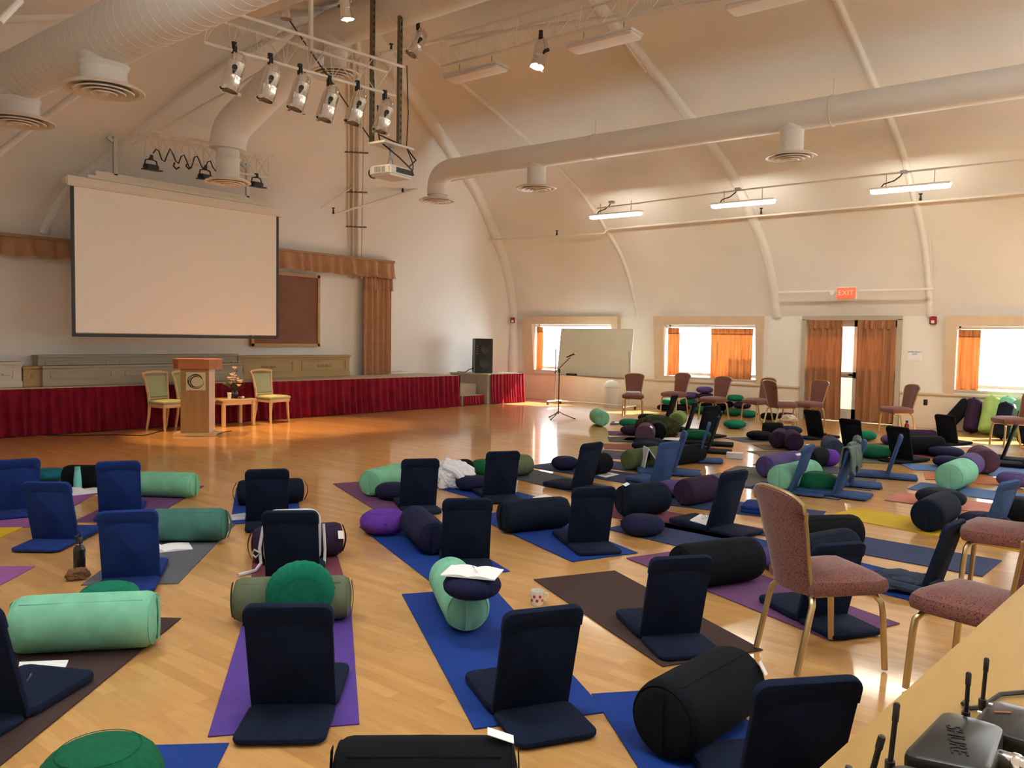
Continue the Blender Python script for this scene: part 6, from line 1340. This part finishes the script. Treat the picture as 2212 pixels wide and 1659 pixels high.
def openbook(label, px, py, w, d, rz, z=0.009, curl=0.03):
    p = atz(px, py, z); t = thing('open_book', label, 'book', p, rz)
    for s, nm in ((-1, 'left_page_block'), (1, 'right_page_block')):
        bm = bm_new(); n = 8; lo, hi = [], []
        for k in range(n+1):
            u = k/n; zz = 0.006+(curl if s < 0 else 0.012)*math.sin(PI*min(1, u*1.1))*(1-u*0.5)
            for y in (-d/2, d/2): hi.append(bm.verts.new((s*w*u, y, zz))); lo.append(bm.verts.new((s*w*u, y, 0.0)))
        for k in range(n):
            a = 2*k; bm.faces.new((hi[a], hi[a+1], hi[a+3], hi[a+2])); bm.faces.new((lo[a], lo[a+2], lo[a+3], lo[a+1])); bm.faces.new((hi[a], hi[a+2], lo[a+2], lo[a])); bm.faces.new((hi[a+1], lo[a+1], lo[a+3], hi[a+3]))
        for a in (0, 2*n): bm.faces.new((hi[a], lo[a], lo[a+1], hi[a+1]))
        obj(nm, bm, PAPER, t)
    bm = bm_new(); box(bm, (0, 0, 0.001), (0.012, d, 0.003)); obj('spine_gutter', bm, INKG, t, False)
    return t
openbook('open white book on the grey mat behind a royal blue floor chair', 352, 1186, 0.20, 0.22, rightang(370)+0.12, 0.009, 0.05)
openbook('open magazine beside the turquoise bottle on magenta mat', 190, 1062, 0.20, 0.26, rightang(190)+0.3, 0.009, 0.05)
q = ZN.location; t = openbook('open notebook with pen on the navy cushion on top of a mint bolster', 1020, 1240, 0.15, 0.20, rightang(1020)-0.28, 0.40, 0.012); t.location = (q.x, q.y, 0.394)
v = Vector((math.cos(rightang(1020)), math.sin(rightang(1020)), 0)); w2 = Vector((-v.y, v.x, 0))
t = thing('pen', 'white pen lying on the open notebook', 'pen', Vector((q.x, q.y, 0.42))+v*0.015-w2*0.02); e = v*0.03-w2*0.11
bm = bm_new(); tube(bm, [-e*0.5, e*0.3, e*0.5], [0.004, 0.004, 0.0012], 8); obj('barrel', bm, WHITEP, t); bm = bm_new(); tube(bm, [-e*0.5+Vector((0, 0, 0.004)), -e*0.15+Vector((0, 0, 0.005))], 0.0014, 5); obj('clip', bm, mat('pen_blue', (0.03, 0.05, 0.14), 0.4), t)
paper('white sheet of paper on the dark blue mat by the tagged floor chair', [(1277, 1024), (1305, 1019), (1337, 1025), (1309, 1032)], 0.010, extra=[('printed_lines', [(1295, 1023), (1312, 1022), (1322, 1026), (1306, 1028)], INKG)])
paper('white sheet beside the pale cup near the dark bolster', [(1150, 1075), (1178, 1068), (1195, 1074), (1160, 1080)], 0.009)
paper('white papers on the seat of the floor chair on maroon mat', [(1490, 1125), (1512, 1112), (1536, 1117), (1530, 1136)], 0.062, 'paper_stack', 'paper', 0.008)
t = thing('eyeglasses', 'eyeglasses resting on white papers on a floor chair seat', 'eyeglasses', atz(1523, 1120, 0.072)); bm = bm_new()
for s in (-1, 1): tube(bm, [(s*0.035+0.024*math.cos(2*PI*k/14), 0, 0.02+0.018*math.sin(2*PI*k/14)) for k in range(14)], 0.003, 5, closed=True)
obj('lens_rims', bm, GREYMETAL, t); bm = bm_new(); tube(bm, [(-0.012, 0, 0.025), (0.012, 0, 0.025)], 0.003, 5); obj('bridge', bm, GREYMETAL, t)
# folded newspaper leaning
p = atz(1408, 1018, 0.0); t = thing('newspaper', 'folded newspaper standing against the olive bolster', 'newspaper', (p.x, p.y, 0.008), rightang(1408)+0.25)
for k, (a, nm) in enumerate(((0.42, 'front_fold'), (-0.30, 'back_fold'))):
    bm = bm_new(); M = T(0, 0, 0.30) @ R(a, 'Y') if False else T(-0.08, 0, 0.30) @ R(-0.62 if k == 0 else 0.20, 'Y'); box(bm, M @ Vector((0, 0, -0.15)), (0.012, 0.26, 0.30), M.to_3x3().to_4x4()); obj(nm, bm, mat('newsprint', (0.60, 0.60, 0.64), 0.85), t, False)
bm = bm_new(); M = T(-0.08, 0, 0.30) @ R(-0.62, 'Y'); box(bm, M @ Vector((0.008, 0, -0.13)), (0.003, 0.20, 0.16), M.to_3x3().to_4x4()); obj('printed_column', bm, INKG, t, False)
paper('white sheet behind the blue floor chair in the far group', [(1413, 962), (1426, 956), (1432, 965), (1420, 969)], 0.02)
paper('white sheets under the emerald cushion in the far group', [(1425, 947), (1450, 945), (1485, 950), (1478, 953), (1430, 950)], 0.012)
paper('white leaflet on the floor beside the black floor chair by the wall', [(2046, 965), (2095, 963), (2102, 965), (2060, 967.5)], 0.003)
paper('white card on the brown mat beside the far pair of bolsters', [(1741, 960), (1750, 959.6), (1752, 962), (1743, 962.4)], 0.012)
paper('white card on the violet bolster', [(1718, 981), (1728, 979), (1733, 983), (1722, 985)], 0.275)
paper('grey folder on the floor beside the pale mint bolster', [(1318, 917), (1322, 912), (1342, 913), (1340, 917)], 0.003, 'folder', 'folder', 0.02, INKD, [('white_sheet', [(1327, 916), (1329, 913), (1341, 913.5), (1339, 916)], PAPER)])
paper('white book with grey cover by the dark bolster and blue mat', [(499, 1117), (530, 1113), (533, 1122), (501, 1124)], 0.009, 'closed_book', 'book', 0.02, PAPER, [('cover', [(499.5, 1116.5), (530, 1112.5), (533, 1121.5), (501, 1123.5)], INKG)])
t = thing('foam_block', 'pale grey foam block alone on the orange lit floor', 'block', atz(1587, 990)+Vector((0, 0, 0.001)), rightang(1587)); bm = bm_new(); box(bm, (0, 0, 0.04), (0.235, 0.15, 0.08), bev=0.008); obj('block_body', bm, mat('pale_foam', (0.55, 0.54, 0.58), 0.8), t); bm = bm_new(); box(bm, (0, 0, 0.081), (0.22, 0.135, 0.003), bev=0.001); obj('top_face', bm, PAPER, t)
t = thing('drinking_glass', 'small white cup on the floor right of a floor chair', 'cup', atz(1112, 1064)+Vector((0, 0, 0.008))); bm = bm_new(); lathe(bm, [(0, 0), (0.025, 0), (0.032, 0.115), (0.028, 0.115), (0.022, 0.01), (0, 0.01)], 16); obj('cup_body', bm, mat('milky_plastic', (0.72, 0.74, 0.76), 0.4), t); bm = bm_new(); lathe(bm, [(0.029, 0.112), (0.034, 0.114), (0.034, 0.119), (0.029, 0.119)], 16); obj('rim', bm, WHITEP, t)
p = atz(1160, 1306); t = thing('mug', 'white mug with red flower print behind a front floor chair', 'mug', (p.x, p.y, 0.001), rightang(1160)); bm = bm_new(); lathe(bm, [(0, 0), (0.036, 0), (0.04, 0.01), (0.043, 0.09), (0.039, 0.09), (0.036, 0.012), (0, 0.012)], 24); obj('mug_body', bm, mat('glazed_white', (0.72, 0.70, 0.64), 0.25), t)
bm = bm_new(); tube(bm, [(0.042, 0, 0.075), (0.065, 0, 0.07), (0.068, 0, 0.045), (0.042, 0, 0.022)], 0.0055, 8); obj('handle', bm, MT['glazed_white'], t)
for k in range(5):
    a = -PI/2-0.9+k*0.45; bm = bm_new(); lathe(bm, [(0, -0.002), (0.010, 0), (0, 0.002)], 8, T(0.0425*math.cos(a), 0.0425*math.sin(a), 0.035+0.025*(k % 2)) @ R(a, 'Z') @ R(PI/2, 'Y')); obj('flower_print', bm, mat('red_glaze', (0.45, 0.03, 0.04), 0.4), t)
# on the banquet chair seats
c = C4.location; t = thing('book', 'white book on the seat of the banquet chair by the whiteboard', 'book', (c.x, c.y, 0.517), C4.rotation_euler[2]+0.2); bm = bm_new(); box(bm, (0, 0, 0.012), (0.28, 0.2, 0.022), bev=0.002); obj('pages', bm, PAPER, t); bm = bm_new(); box(bm, (0, 0, 0.0245), (0.285, 0.205, 0.003)); obj('cover', bm, mat('lilac_cover', (0.55, 0.50, 0.62), 0.5), t)
c = C8.location; t = thing('paper_sheet', 'white paper lying on the seat of the right facing banquet chair', 'paper', (c.x, c.y, 0.517), C8.rotation_euler[2]+0.3); bm = bm_new(); box(bm, (0, 0, 0.003), (0.22, 0.28, 0.004)); obj('sheet', bm, PAPER, t, False); bm = bm_new(); box(bm, (0, 0.02, 0.0055), (0.17, 0.2, 0.001)); obj('printed_lines', bm, INKG, t, False)
# small tag on a floor chair back, shoes outside the door
for k, (lb, y) in enumerate((('dark shoe outside the glazed door, the left one', 5.22), ('dark shoe outside the glazed door, the right one', 5.06))):
    t = thing('shoe', lb, 'shoe', (XW+0.62, y, 0.001), 0.3, 'shoes outside the door'); bm = bm_new(); lathe(bm, [(0, -0.14), (0.035, -0.13), (0.048, -0.08), (0.04, 0.0), (0.05, 0.08), (0.035, 0.135), (0, 0.145)], 14, T(0, 0, 0.05) @ R(PI/2, 'X') @ Matrix.Diagonal((1, 1, 1, 1))); obj('upper', bm, mat('blue_grey_suede', (0.06, 0.08, 0.12), 0.8), t); bm = bm_new(); slab(bm, rrect(0.1, 0.29, 0.045), 0.02, 0.004, T(0, -0.145, 0)); obj('sole', bm, PAPER, t)
